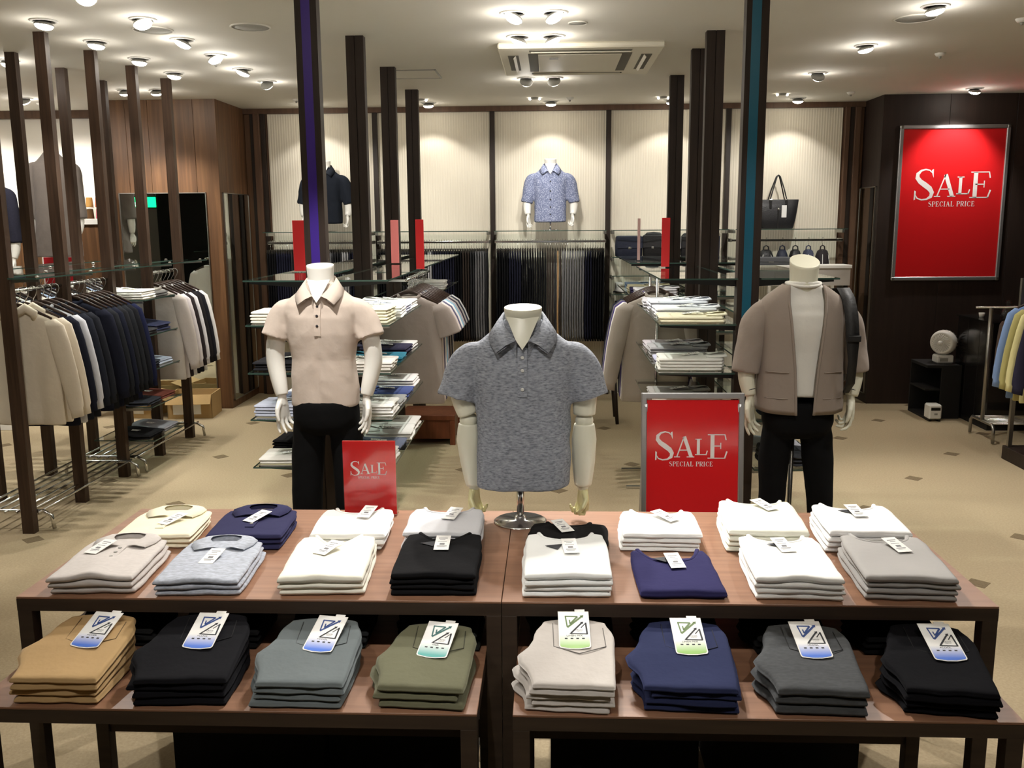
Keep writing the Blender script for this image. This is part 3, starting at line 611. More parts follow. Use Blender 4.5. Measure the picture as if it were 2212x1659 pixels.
# ------------------------------------------------------------------ mannequins
M_SKIN = mat('mannequin_white', (236, 235, 228), .35, spec=.5)
M_SKIN2 = mat('mannequin_cream', (214, 212, 192), .35, spec=.5)
M_HANDC = mat('mannequin_hand_cream', (206, 200, 150), .3, spec=.5)
def ring(z, cx, cy, rx, ry, n=40, p=2.4):
    out = []
    for k in range(n):
        a = 2*PI*k/n; c, s = math.cos(a), math.sin(a)
        out.append((cx+rx*math.copysign(abs(c)**(2/p), c), cy+ry*math.copysign(abs(s)**(2/p), s), z))
    return out
def wrinkle(me, amp, fn=None):
    nv = len(me.vertices); nr = [0.0]*(nv*3); co = [0.0]*(nv*3); me.update()
    me.vertices.foreach_get('co', co); me.vertices.foreach_get('normal', nr)
    for i in range(nv):
        x, y, z = co[3*i:3*i+3]
        n = noise.noise((x*9, y*9, z*5))*.5+noise.noise((x*22+z*8, y*22, z*10))*.25+(.3-abs(noise.noise((x*13+z*9*(1 if x > 0 else -1), y*7, z*6+3))))*.8
        a = n*(amp*fn(Vector((x, y, z))) if fn else amp)
        for k in range(3): co[3*i+k] += nr[3*i+k]*a
    me.vertices.foreach_set('co', co); me.update()
def hand_mesh(curl=.35, fist=False):
    """left-pointing-down hand: wrist at origin, fingers along -z, thumb toward +x, palm facing -y"""
    mb = MB(); c = curl
    mb.tube([(0, 0, .025), (0, 0, -.01), (.002, 0, -.035)], [.022, .023, .025], 12, flat=.75)
    rings = [ring(z, cx, 0, rx, ry, 16, 2.6) for z, cx, rx, ry in [(-.01, 0, .024, .017), (-.035, .002, .033, .016), (-.065, .002, .039, .0145), (-.09, .0, .04, .013), (-.1, 0, .036, .011)]]
    mb.loft(rings[::-1])
    for i, (x, L, dx) in enumerate([(.029, .072, .012), (.0095, .08, .003), (-.0105, .075, -.004), (-.029, .058, -.012)]):
        p = Vector((x, 0, -.088)); a = 0; pts = [tuple(p+Vector((0, 0, .02)))]; rad = [.0095]
        for j, fl_ in enumerate((.45, .32, .27)):
            a += (c*(.7+.25*i) if not fist else 1.15)*(1 if j else .6)
            p = p+Vector((dx*fl_, -math.sin(a)*L*fl_, -math.cos(a)*L*fl_)); pts.append(tuple(p)); rad.append([.0088, .0078, .0062][j])
        mb.tube(pts, rad, 10); mb.sphere(pts[-1], .0062, seg=8)
    pts = [(.02, -.004, -.025), (.042, -.012, -.05), (.05, -.02 if not fist else -.035, -.078), (.05 if not fist else .03, -.028 if not fist else -.045, -.1)]
    mb.tube(pts, [.014, .012, .0098, .0072], 10); mb.sphere(pts[-1], .0072, seg=8)
    return remesh(mb, .0034, 3)
HAND = hand_mesh(.32); HANDC = hand_mesh(.75); FIST = hand_mesh(.5, True)
def mirror_mesh(me):
    m = me.copy()
    for v in m.vertices: v.co.x = -v.co.x
    m.flip_normals(); return m
HAND_M, HANDC_M, FIST_M = mirror_mesh(HAND), mirror_mesh(HANDC), mirror_mesh(FIST)
def limb(pts, rad, seg=16):
    """smooth tapered limb through the points"""
    P = [Vector(p) for p in pts]; out = []; rr = []
    for i in range(len(P)-1):
        for j in range(6):
            t = j/6; p0 = P[max(i-1, 0)]; p1 = P[i]; p2 = P[i+1]; p3 = P[min(i+2, len(P)-1)]
            out.append(.5*((2*p1)+(p2-p0)*t+(2*p0-5*p1+4*p2-p3)*t*t+(3*p1-p0-3*p2+p3)*t**3)); rr.append(rad[i]+(rad[i+1]-rad[i])*t)
    out.append(P[-1]); rr.append(rad[-1])
    return MB().tube([tuple(o) for o in out], rr, seg)
def put_hand(t, me, loc, rz, m, name='hand', tilt=0, s=1.0):
    h = obj(name, me, m, t); h.location = loc; h.rotation_euler = (0, tilt, rz); h.scale = (s, s, s); return h
def torso_rings(z0, zsh, zn, hem, waist, chest, shl, neck, dep=.62, cy=0):
    """(rx at hem / waist / chest / shoulder / neck), from hem height to neck height"""
    L = zsh-z0
    R = [(z0, hem, .66), (z0+.02, hem*1.005, .66), (z0+L*.25, (hem+waist)/2, .68), (z0+L*.45, waist, .68), (z0+L*.7, chest, .66), (z0+L*.85, chest*1.03, .6), (zsh-.05, shl*.97, .52), (zsh-.02, shl*.93, .5), (zsh, shl*.86, .47),
         (zsh+(zn-zsh)*.35, shl*.68, .5), (zsh+(zn-zsh)*.65, (shl*.36+neck*.5), .6), (zn, neck, .85), (zn+.012, neck*.97, .88)]
    return [ring(z, 0, cy+.006*math.sin((z-z0)/L*PI), r, min(r*k, .125), 40, 2.5) for z, r, k in R]
def SL(zsh, L, r, xe=.217):
    return [([(s*.1, 0, zsh-.03), (s*.165, 0, zsh-.043), (s*.195, -.002, zsh-.088), (s*(.195+(xe-.195)*.5), -.006, zsh-.095-(L-.095)*.5), (s*xe, -.01, zsh-L)], [.04, .052, .058, (.058+r)/2, r]) for s in (-1, 1)]
def shirt_mesh(cfg, voxel=.007, amp=.006):
    mb = MB(); mb.loft(torso_rings(*cfg['torso']))
    for pts, rad in cfg['sleeves']: mb.add(*(lambda q: (q.v, q.f))(limb(pts, rad, 20)))
    me = remesh(mb, voxel, 5)
    z0 = cfg['torso'][0]
    wrinkle(me, amp, lambda p: .55+.6*sm(.15, 0, abs(p.z-z0-.16))+.5*sm(.1, .16, abs(p.x)))
    return me
def polo_collar(t, zn, m, k=1.0, cy=0, skin=None, name='collar'):
    """turned-down collar: stand, fold line and pointed falls, open in a V at the front (-y)"""
    Fl = [(0, .062, .04), (.035, .054, .039), (.058, .022, .032), (.062, -.018, .018), (.05, -.052, -.004), (.018, -.088, -.042)]
    Ou = [(0, .084, -.002), (.05, .074, -.006), (.09, .03, -.014), (.103, -.018, -.026), (.1, -.065, -.045), (.078, -.108, -.074)]
    def half(L, n=5):
        P = [Vector(p) for p in L]; out = []
        for i in range(len(P)-1):
            for j in range(n):
                u = j/n; p0 = P[max(i-1, 0)]; p1 = P[i]; p2 = P[i+1]; p3 = P[min(i+2, len(P)-1)]
                out.append(.5*((2*p1)+(p2-p0)*u+(2*p0-5*p1+4*p2-p3)*u*u+(3*p1-p0-3*p2+p3)*u**3))
        return out+[P[-1]]
    f, o = half(Fl), half(Ou)
    def full(L): return [(-p.x*k, p.y*k+cy, p.z*k+zn) for p in L[::-1]]+[(p.x*k, p.y*k+cy, p.z*k+zn) for p in L[1:]]
    mid = [Vector((a.x*.5+b.x*.5, a.y*.5+b.y*.5, a.z*.45+b.z*.55+.008))*1 for a, b in zip(f, o)]
    bulge = [Vector((a.x*1.06, a.y*1.06, a.z+.003)) for a in f]
    und = [Vector((p.x*.97, p.y*.97, p.z-.003)) for p in o]; um = [Vector((p.x*.95, p.y*.95, p.z-.006)) for p in mid]
    inn = [Vector((p.x*.97, p.y*.97, p.z-.002)) for p in f]; low = [Vector((p.x*.98, p.y*.98, p.z-.05)) for p in f]
    MB().loft([full(q) for q in (low, inn, f, bulge, mid, o, und, um)], False, False, True).build(name, m, t)
    if skin:
        MB().add([(-.05*k, -.045*k+cy, zn+.03), (.05*k, -.045*k+cy, zn+.03), (0, -.068*k+cy, zn+.025), (-.02*k, -.088*k+cy, zn-.04), (.02*k, -.088*k+cy, zn-.04), (0, -.097*k+cy, zn-.07)], [(0, 3, 2), (2, 4, 1), (3, 5, 4), (2, 3, 4)], True).build('neck_front', skin, t)
def neck_part(t, z0, z1, m, r=.058, tilt=0, cy=0):
    mb = MB(); mb.loft([ring(z0-.09, 0, cy+.012, r*.95, r*.85, 32, 2), ring(z0-.03, 0, cy-.006, r*.98, r*.98, 32, 2), ring(z0, 0, cy, r*.98, r, 32, 2)]+[
        [(p[0], p[1], p[2]+(p[1]-cy)*tilt) for p in ring(z1-.012, 0, cy-.004, r*1.05, r*1.07, 32, 2)],
        [(p[0], p[1], p[2]+(p[1]-cy)*tilt) for p in ring(z1-.002, 0, cy-.004, r*1.06, r*1.08, 32, 2)],
        [(p[0], p[1], p[2]+(p[1]-cy)*tilt) for p in ring(z1, 0, cy-.004, r*1.03, r*1.05, 32, 2)]])
    o = mb.build('neck', m, t)
    for p in o.data.polygons:
        if len(p.vertices) > 4: p.use_smooth = False
def placket(t, x, y_of, z0, z1, m, mbtn, zs):
    mb = MB(); n = 8
    for i in range(n):
        za, zb = z0+(z1-z0)*i/n, z0+(z1-z0)*(i+1)/n; ya, yb = y_of(za), y_of(zb)
        mb.add([(x-.015, ya, za), (x+.015, ya, za), (x+.015, yb, zb), (x-.015, yb, zb), (x-.015, ya+.006, za), (x+.015, ya+.006, za), (x+.015, yb+.006, zb), (x-.015, yb+.006, zb)],
               [(0, 1, 2, 3), (0, 3, 7, 4), (1, 5, 6, 2), (0, 4, 5, 1), (3, 2, 6, 7)])
    mb.build('placket', m, t)
    for z in zs: MB().lathe([(.0058, 0), (.0058, .0016), (.003, .0022), (.001, .0018)], 12, M=T(x, y_of(z)-.001, z) @ Matrix.Rotation(PI/2, 4, 'X')).build('button', mbtn, t)
def front_y(me, x, z, off=.002):
    """y of the shirt front at x,z"""
    best = 9
    for v in me.vertices:
        d = (v.co.x-x)**2+(v.co.z-z)**2
        if d < .00018 and v.co.y < best: best = v.co.y
    return (best if best < 9 else -.1)-off
def legs_mesh(zt, hip, foot, zend, r0=.48, r1=.062, yoff=0):
    mb = MB(); mb.loft([ring(z, 0, yoff, r, r*k, 36, 2.4) for z, r, k in [(zt-.16, hip*.6, .8), (zt-.13, hip*.9, .78), (zt-.09, hip*1.0, .74), (zt-.04, hip*1.0, .74), (zt, hip*.96, .72)]])
    for s, fx in zip((-1, 1), foot):
        pts = [(s*hip*.5, yoff, zt-.08), (s*hip*.56+.2*(fx-s*hip*.5), yoff, zt-.26), (s*hip*.5+.6*(fx-s*hip*.5), yoff-.02, zt*.48), (fx, yoff+.01, zend+.02), (fx, yoff+.01, zend)]
        q = limb(pts, [hip*r0, hip*(r0+.02), r1*1.12, r1, r1*1.02], 20); mb.add(q.v, q.f)
    me = remesh(mb, .009, 8); wrinkle(me, .007, lambda p: .5+.8*sm(.25, .05, p.z)+.6*sm(.1, 0, abs(p.z-zt+.2))); return me
def shoe(t, x, y, m, rz=0):
    mb = MB(); M = T(x, y, 0) @ RZ(rz)
    mb.loft([ring(z, 0, cy, rx, ry, 20, 2.5) for z, cy, rx, ry in [(0, -.06, .045, .135), (.02, -.06, .047, .137), (.045, -.05, .043, .12), (.07, -.005, .036, .075), (.1, .02, .034, .045)]], M=M); mb.build('shoe', m, t)
# ---- M1 beige polo
B1 = fab('beige_polo', (198, 184, 172)); BLKP = fab('black_trousers', (14, 14, 15))
t = thing('mannequin', 'headless white mannequin in a beige polo shirt and black trousers', 'mannequin', (-1.035, 4.15, 0))
me = shirt_mesh({'torso': (.925, 1.405, 1.475, .155, .145, .165, .183, .066), 'sleeves': SL(1.405, .165, .066)}, .0065, .01)
obj('shirt', me, B1, t)
polo_collar(t, 1.472, B1, 1.04, 0, M_SKIN)
placket(t, 0, lambda z: front_y(me, 0, z), 1.255, 1.405, B1, mat('dark_button', (60, 58, 62), .3), (1.385, 1.345, 1.3))
neck_part(t, 1.49, 1.565, M_SKIN, .058, .12)
for s in (-1, 1):
    limb([(s*.205, 0, 1.28), (s*.222, 0, 1.2), (s*.225, .0, 1.12), (s*.205, -.02, 1.02), (s*.195, -.03, .975)], [.04, .042, .041, .034, .027]).build('arm', M_SKIN, t)
    put_hand(t, HAND_M if s < 0 else HAND, (s*.195, -.03, .965), s*-1.0, M_SKIN, s=.98)
lg = obj('trousers', legs_mesh(.955, .152, (-.12, .12), .09), BLKP, t)
for s in (-1, 1): shoe(t, s*.12, .0, M_BLACK, s*.15)
MB().lathe([(.17, 0), (.17, .004), (.16, .008), (.001, .008)], 40, M=T(0, .02, 0)).build('base_plate', M_STEEL, t)
# ---- M2 cardigan
t = thing('mannequin', 'headless cream mannequin in a taupe cardigan over a white top with black trousers', 'mannequin', (1.1, 4.1, 0))
CARD = fab('taupe_cardigan', (146, 134, 124)); TOPW = fab('white_inner', (222, 220, 212))
me = shirt_mesh({'torso': (.985, 1.41, 1.475, .145, .138, .155, .165, .07), 'sleeves': []}, .0075, .003); obj('inner_top', me, TOPW, t)
MB().tube([(.072*math.cos(a), .072*math.sin(a)*.92, 1.478-.012*max(0, -math.sin(a))) for a in [2*PI*i/28 for i in range(29)]], .007, 8, caps=False).build('neckband', TOPW, t)
N = 44; rows = []
zz = [(.925, .19, .125, .026), (.945, .191, .126, .027), (1.02, .188, .124, .03), (1.12, .183, .122, .036), (1.22, .182, .121, .046), (1.3, .186, .117, .054), (1.36, .19, .105, .06), (1.395, .185, .094, .064), (1.425, .155, .086, .066), (1.45, .12, .08, .068), (1.472, .088, .076, .069)]
inner = []
for z, rx, ry, op in zz:
    a0 = math.asin(min(.97, op/rx)); r_, i_ = [], []
    for k in range(N+1):
        a = -PI/2+a0+(2*PI-2*a0)*k/N; c, s = math.cos(a), math.sin(a); p = 2.5
        w = 1+.02*noise.noise((math.cos(a)*3, math.sin(a)*3, z*4))+.012*math.sin(a*9+z*5)*sm(1.2, .95, z)
        x = rx*math.copysign(abs(c)**(2/p), c)*w; y = ry*math.copysign(abs(s)**(2/p), s)*w; r_.append((x, y, z-.012*max(0, -s)*sm(1.0, .93, z))); i_.append((x*.965, y*.965, z))
    rows.append(r_); inner.append(i_)
mb = MB(); mb.loft([inner[0]]+rows+[inner[-1]]+inner[::-1][1:], False, False, True)
for e in (0, N):
    pts = [r[e] for r in rows]; mb.tube(pts, .006, 6, flat=.7)
mb.build('cardigan', CARD, t)
for s in (-1, 1):
    mb = MB(); q = limb([(s*.1, .0, 1.385), (s*.16, 0, 1.358), (s*.2, -.002, 1.3), (s*.22, -.006, 1.2), (s*.238, -.015, 1.085)], [.036, .052, .062, .062, .06], 22); mb.add(q.v, q.f)
    me = remesh(mb, .007, 3); wrinkle(me, .008, lambda p: 1.0); obj('sleeve', me, CARD, t)
    limb([(s*.235, 0, 1.15), (s*.235, -.02, 1.06), (s*.222, -.035, .985)], [.04, .036, .027]).build('arm', M_SKIN2, t)
    MB().tube([(s*.2265, -.03, 1.012), (s*.2258, -.0305, 1.009)], .0305, 16).build('wrist_joint', M_INKD, t)
    put_hand(t, HAND_M if s < 0 else HANDC, (s*.22, -.037, .975), .9 if s < 0 else -1.6, M_SKIN2, s=.98)
    for (x0, x1, z0, z1) in [(s*.075, s*.165, 1.1, 1.103), (s*.075, s*.165, .985, .9875)]:
        n = 8
        MB().tube([(x0+(x1-x0)*i/n, -.124*(1-abs((x0+(x1-x0)*i/n)/.188)**2.5)**.4-.001, z0) for i in range(n+1)], .0022, 5).build('pocket_edge', CARD, t)
neck_part(t, 1.49, 1.575, M_SKIN2, .06, .42)
obj('trousers', legs_mesh(.955, .155, (-.12, .14), .09, .43, .05), BLKP, t)
for s, x in ((-1, -.115), (1, .135)): shoe(t, x, 0, M_BLACK, s*.2)
MB().tube([(-.005, .05, 0), (-.005, .05, .86)], .011, 12).build('support_rod', M_STEEL, t)
MB().lathe([(.2, 0), (.2, .004), (.19, .008), (.001, .008)], 40, M=T(0, .04, 0)).build('base_plate', M_STEEL, t)
bp = thing('backpack', 'black backpack slung over one shoulder of the taupe cardigan mannequin', 'backpack', (1.24, 4.325, 1.0))
me = None; mb = MB(); mb.loft([ring(z, 0, 0, rx, ry, 24, 3.2) for z, rx, ry in [(.0, .12, .05), (.02, .135, .06), (.2, .14, .065), (.34, .13, .055), (.39, .1, .035), (.4, .07, .02)]]); mb.build('bag_body', mat('black_nylon', (18, 17, 17), .6, bump=.2, bscale=60), bp)
st_ = [(.03, -.04, .38), (.03, -.13, .445), (.032, -.22, .455), (.036, -.285, .42), (.042, -.325, .35), (.047, -.345, .25), (.05, -.35, .15), (.05, -.335, .05), (.05, -.28, .0), (.04, -.1, .03)]
q = MB(); L_ = []; 
for i, p in enumerate(st_):
    w = .027 if i < 6 else .018 if i < 8 else .012
    L_.append([(p[0]-w, p[1]-.006, p[2]), (p[0]+w, p[1]-.006, p[2]+.002), (p[0]+w, p[1]+.006, p[2]), (p[0]-w, p[1]+.006, p[2])])
q.loft(L_, True, True, True); q.build('shoulder_strap', MATS['black_nylon'], bp)
MB().box(.022, .078, -.362, -.34, .235, .262, .003).build('strap_buckle', M_BLACK, bp)
# ---- M3 bust on the table
GREYP = tri_ramp('grey_heather_pique', 'noise', [(.3, (104, 108, 116)), (.48, (138, 142, 150)), (.6, (150, 154, 162)), (.75, (168, 172, 178))], .95, 160, .25, stretch=(.45, .6, 1.3), detail=4, spec=.15)
t = thing('mannequin_bust', 'articulated mannequin bust in a grey heather polo shirt on a chrome stand', 'mannequin', (-.09, 2.99, ZU+.0005))
Z = -ZU
me = shirt_mesh({'torso': (.885+Z, 1.355+Z, 1.425+Z, .155, .153, .163, .185, .066), 'sleeves': SL(1.355+Z, .175, .065)}, .006, .009)
obj('shirt', me, GREYP, t)
polo_collar(t, 1.421+Z, GREYP, 1.06, 0, M_SKIN2)
placket(t, 0, lambda z: front_y(me, 0, z), 1.2+Z, 1.355+Z, GREYP, mat('pearl_button', (205, 205, 200), .2), (1.325+Z, 1.285+Z, 1.225+Z))
neck_part(t, 1.44+Z, 1.478+Z, M_SKIN2, .058, .1)
for s in (-1, 1):
    ex_ = .2 if s > 0 else -.182; wx_ = .198 if s > 0 else -.168
    limb([(s*.195, 0, 1.27+Z), (s*.2, 0, 1.19+Z), (ex_, 0, 1.125+Z)], [.042, .041, .036]).build('upper_arm', M_SKIN2, t)
    MB().sphere((ex_, 0, 1.103+Z), .03).build('elbow_joint', M_SKIN2, t)
    limb([(ex_, 0, 1.092+Z), (ex_, 0, 1.04+Z), ((ex_+wx_)/2, .01, .96+Z), (wx_, .02, .88+Z)], [.033, .041, .038, .029]).build('forearm', M_SKIN2, t)
    MB().sphere((wx_, .02, .876+Z), .021).build('wrist_joint', M_SKIN2, t)
    put_hand(t, FIST_M if s < 0 else FIST, (wx_, .02, .872+Z), s*-1.0, M_HANDC, s=.78)
MB().tube([(-.012, .0, .006), (-.012, 0, .16)], .0125, 16).build('stand_pole', M_CHROME, t)
MB().lathe([(.09, 0), (.09, .003), (.083, .0065), (.02, .0075), (.018, .02), (.0135, .022)], 44, M=T(-.012, .0, 0)).build('stand_base', M_CHROME, t)
# ---- busts on the wall shelf and in the next section
FLOR = tri_ramp('floral_print', 'voronoi', [(.0, (220, 223, 232)), (.22, (168, 175, 198)), (.45, (122, 130, 158)), (.8, (108, 116, 144))], .85, 95, 0, spec=.2)
DNAVY = fab('dark_navy_shirt', (32, 36, 44)); GCOAT = fab('grey_coat', (112, 104, 98)); DJKT = fab('dark_jacket', (44, 44, 56), .12)
def bust(label, x, y, zs, m, torso, sl, handm, collar=True, legs=None, cap=True, rod=.1):
    t = thing('mannequin_bust', label, 'mannequin', (x, y, zs)); b = torso
    me = shirt_mesh({'torso': b, 'sleeves': sl}, .009, .007); obj('shirt', me, m, t)
    if collar: polo_collar(t, b[2]-.002, m, 1.0, 0, handm)
    neck_part(t, b[2]+.012, b[2]+.075, handm, .055, .1)
    for s in (-1, 1):
        e = sl[0 if s < 0 else 1][0][-1]
        limb([(e[0]*.98, e[1], e[2]+.06), (e[0]*.97, e[1]-.01, e[2]-.06), (e[0]*.93, e[1]-.03, e[2]-.13+(.02 if rod else 0))], [.04, .036, .026]).build('forearm', handm, t)
        put_hand(t, HAND_M if s < 0 else HANDC, (e[0]*.925, e[1]-.032, e[2]-.14+(.022 if rod else 0)), s*-1.0, handm, s=.74 if rod else .9)
    if rod:
        MB().tube([(0, 0, .004), (0, 0, b[0]+.03)], .008, 10).build('stand_pole', M_CHROME, t)
        MB().lathe([(.1, 0), (.1, .003), (.09, .006), (.001, .006)], 32).build('stand_base', M_CHROME, t)
    return t
ZS = 1.6655
for lb, x, m in [('mannequin bust in a blue floral button shirt on the glass wall shelf', -.005, FLOR), ('mannequin bust in a dark navy button shirt behind the purple-striped post', -2.19, DNAVY)]:
    t = bust(lb, x, 9.12, ZS, m, (.075, .53, .6, .155, .15, .165, .185, .066), SL(.53, .27, .058, .23), M_SKIN)
    if m is FLOR:
        sh = [c for c in t.children if c.name.startswith('shirt')][0].data
        for z in (.46, .37, .29, .22, .15): MB().lathe([(.007, 0), (.007, .002), (.001, .002)], 10, M=T(0, front_y(sh, 0, z), z) @ Matrix.Rotation(PI/2, 4, 'X')).build('button', M_INKD, t)
p = onY(122, 470, 8.1)
t = bust('tall mannequin in a long grey coat behind the wooden posts', p.x, 8.1, 1.05, GCOAT, (.42, 1.23, 1.31, .2, .17, .16, .175, .065), SL(1.23, .48, .058, .22), M_SKIN, False, rod=0)
ped = thing('display_plinth', 'white display plinth under the grey coat mannequin', 'plinth', (p.x, 8.1, 0)); MB().box(-.17, .17, -.17, .17, 0, 1.02, .004).build('plinth_body', M_WHITEP, ped); MB().box(-.18, .18, -.18, .18, 1.02, 1.05, .003).build('plinth_top', M_WHITEP, ped)
MB().tube([(0, 0, .0), (0, 0, .4)], .012, 10).build('stand_pole', M_CHROME, t); MB().lathe([(.13, 0), (.13, .004), (.001, .006)], 32).build('stand_base', M_CHROME, t)
p = onY(-22, 480, 7.8)
t = bust('mannequin in a dark charcoal suit jacket beside the grey coat', p.x, 7.8, 1.05, DJKT, (.45, 1.0, 1.08, .19, .17, .18, .2, .07), SL(1.0, .45, .055, .22), M_SKIN, False, rod=0)
ped = thing('display_plinth', 'white display plinth under the dark suit jacket mannequin', 'plinth', (p.x, 7.8, 0)); MB().box(-.17, .17, -.17, .17, 0, 1.02, .004).build('plinth_body', M_WHITEP, ped); MB().box(-.18, .18, -.18, .18, 1.02, 1.05, .003).build('plinth_top', M_WHITEP, ped)
MB().tube([(0, 0, .0), (0, 0, .5)], .012, 10).build('stand_pole', M_CHROME, t); MB().lathe([(.13, 0), (.13, .004), (.001, .006)], 32).build('stand_base', M_CHROME, t)
# ------------------------------------------------------------------ post-and-glass gondolas
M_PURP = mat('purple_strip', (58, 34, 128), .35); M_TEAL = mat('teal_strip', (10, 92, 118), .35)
LV = [1.237, .99, .745, .49]; ZT = 1.465
def post(parent, x, y, w, d, m, name='post', groove=True):
    h = w/2; g = .0025; k = d/2
    if groove: pts = [(-h, -k), (-g, -k), (-g, -k+.006), (g, -k+.006), (g, -k), (h, -k), (h, k), (-h, k)]
    else: pts = [(-h, -k), (h, -k), (h, k), (-h, k)]
    return MB().prism([(x+a, y+b) for a, b in pts], 0, H).build(name, m, parent)
def pane(parent, x0, x1, y0, y1, z, name='glass_shelf'):
    o = MB().box(x0, x1, y0, y1, z-.008, z, .001).build(name, M_GLASS, parent)
    e = MB(); e.box(x0, x1, y0-.0006, y0+.0006, z-.008, z); e.box(x1-.0006, x1+.0006, y0, y1, z-.008, z); e.box(x0-.0006, x0+.0006, y0, y1, z-.008, z); e.build('polished_edge', M_GEDGE, o)
    return o
def bracket(parent, x0, x1, y, z, m=None, h=.035):
    """tapered arm from the post (x0) to its tip (x1)"""
    b = MB(); b.add([(x0, y-.006, z-.009), (x1, y-.006, z-.009), (x1, y-.006, z-.022), (x0, y-.006, z-.009-h), (x0, y+.006, z-.009), (x1, y+.006, z-.009), (x1, y+.006, z-.022), (x0, y+.006, z-.009-h)],
        [(0, 1, 2, 3), (7, 6, 5, 4), (0, 4, 5, 1), (1, 5, 6, 2), (2, 6, 7, 3), (3, 7, 4, 0)]); b.build('bracket', m or M_BLACKM, parent)
def gondola(label, x, ys, hw, bays, sides, strip=None, topspan=None):
    t = thing('display_gondola', label, 'display rack', (0, 0, 0))
    for i, y in enumerate(ys):
        p = post(t, x, y, .108, .07, M_DARKW)
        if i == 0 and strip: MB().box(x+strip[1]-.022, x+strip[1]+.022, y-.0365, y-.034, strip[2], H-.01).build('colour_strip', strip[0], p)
    y0, y1 = topspan or (ys[0]-.07, ys[-1]+.1)
    for s in sides:
        a, b = (x-hw, x-.058) if s < 0 else (x+.058, x+hw)
        pane(t, a, b, y0, y1, ZT)
        for y in ys: bracket(t, x+s*.054, x+s*(hw-.01), y, ZT)
    for (ya, yb, s, kind, arg) in bays:
        a, b = (x-hw, x-.058) if s < 0 else (x+.058, x+hw)
        if kind == 'shelves':
            for z in arg:
                pane(t, a, b, ya, yb, z)
                for y in (ya+.07, yb-.04): bracket(t, x+s*.054, x+s*(hw-.01), y, z, M_STEEL if s > 0 else M_BLACKM, .03)
        else:
            MB().tube([(x+s*arg, ya, 1.385), (x+s*arg, yb, 1.385)], .0095, 10).build('rail', M_CHROME, t)
            for y in (ya+.005, yb-.005): MB().box(min(x+s*.05, x+s*arg), max(x+s*.05, x+s*arg), y-.004, y+.004, 1.375, 1.39).build('rail_arm', M_CHROME, t)
    return t
LX, RX = -1.19, .985
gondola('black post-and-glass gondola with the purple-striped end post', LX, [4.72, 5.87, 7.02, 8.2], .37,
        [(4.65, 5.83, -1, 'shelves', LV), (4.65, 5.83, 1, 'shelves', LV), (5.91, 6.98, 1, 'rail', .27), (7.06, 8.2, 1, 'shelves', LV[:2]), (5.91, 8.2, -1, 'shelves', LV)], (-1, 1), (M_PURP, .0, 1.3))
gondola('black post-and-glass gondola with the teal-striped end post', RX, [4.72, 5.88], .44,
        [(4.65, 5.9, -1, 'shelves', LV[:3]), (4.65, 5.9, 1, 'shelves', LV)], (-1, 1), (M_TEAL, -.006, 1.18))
gondola('short black post-and-glass gondola close to the cream wall', RX, [6.47, 7.6], .44,
        [(6.44, 7.65, -1, 'shelves', LV[:3]), (6.44, 7.65, 1, 'shelves', LV)], (-1, 1), None, (6.44, 7.7))
rk = thing('clothes_rail', 'chrome clothes rail between the two black gondolas', 'clothes rail', (0, 0, 0))
MB().tube([(.68, 5.955, 1.385), (.68, 6.41, 1.385)], .0095, 10).build('rail', M_CHROME, rk)
for y in (5.96, 6.405): MB().tube([(.68, y, 0), (.68, y, 1.385)], .011, 10).build('leg', M_CHROME, rk); MB().box(.5, .86, y-.012, y+.012, 0, .02, .003).build('foot', M_CHROME, rk)
# wooden rack of the left
t = thing('wooden_clothes_rack', 'double row of brown wooden posts carrying rails and glass shelves', 'clothes rack', (0, 0, 0)); WRX = -3.0; WRX2 = -3.54
for y in (5.0, 5.6, 6.2, 6.8, 7.4): post(t, WRX, y, .068, .05, M_LLW, groove=False)
for y in (5.6, 6.22, 6.85, 7.46): post(t, WRX2, y, .068, .05, M_LLW, groove=False)
pane(t, -2.96, -2.8, 4.95, 7.5, ZT); pane(t, -3.5, -3.04, 4.95, 7.5, ZT); pane(t, -3.75, -3.58, 5.5, 7.5, ZT)
for y in (5.0, 5.6, 6.2, 6.8, 7.4):
    bracket(t, WRX+.034, -2.81, y, ZT, M_STEEL, .02); MB().box(WRX-.5, WRX-.034, y-.006, y+.006, ZT-.03, ZT-.009).build('cross_bar', M_STEEL, t)
    for xx in (-2.82, -3.1, -3.4): MB().lathe([(.012, 0), (.012, .006), (.005, .01), (.001, .011)], 12, M=T(xx, y, ZT)).build('glass_clamp', M_CHROME, t)
for x, a, b in [(WRX, 5.03, 5.57), (WRX, 5.63, 6.17), (WRX, 6.83, 7.37), (WRX2-.12, 5.63, 6.19), (WRX2-.12, 6.25, 6.82), (WRX2-.12, 6.88, 7.43)]:
    MB().tube([(x, a, 1.385), (x, b, 1.385)], .0095, 10).build('rail', M_CHROME, t)
for y in (5.635, 6.185, 6.255, 6.815, 6.885, 7.425): MB().box(WRX2-.13, WRX2-.02, y-.004, y+.004, 1.375, 1.389).build('rail_arm', M_CHROME, t)
for z in LV+[.25]:
    pane(t, -3.22, -2.78, 6.24, 6.76, z)
    for y in (6.23, 6.77): bracket(t, WRX+.034, -2.79, y, z, M_STEEL, .018)
for nm, a, b in [('a', 5.0, 6.2), ('b', 6.25, 7.45)]:
    g = thing('floor_grille_rack', 'low chrome bar rack on the floor under the %s' % ('cream hoodies' if nm == 'a' else 'folded jeans'), 'floor rack', (-3.14, 0, 0))
    for i in range(7): MB().tube([(-.2+i*.066, a, .12), (-.2+i*.066, b, .12)], .007, 8).build('bar', M_CHROME, g)
    for y in (a+.04, b-.04):
        MB().tube([(-.26, y, .012), (-.25, y, .09), (-.2, y, .118), (.2, y, .118), (.25, y, .09), (.26, y, .012)], .011, 10).build('curved_leg', M_CHROME, g)
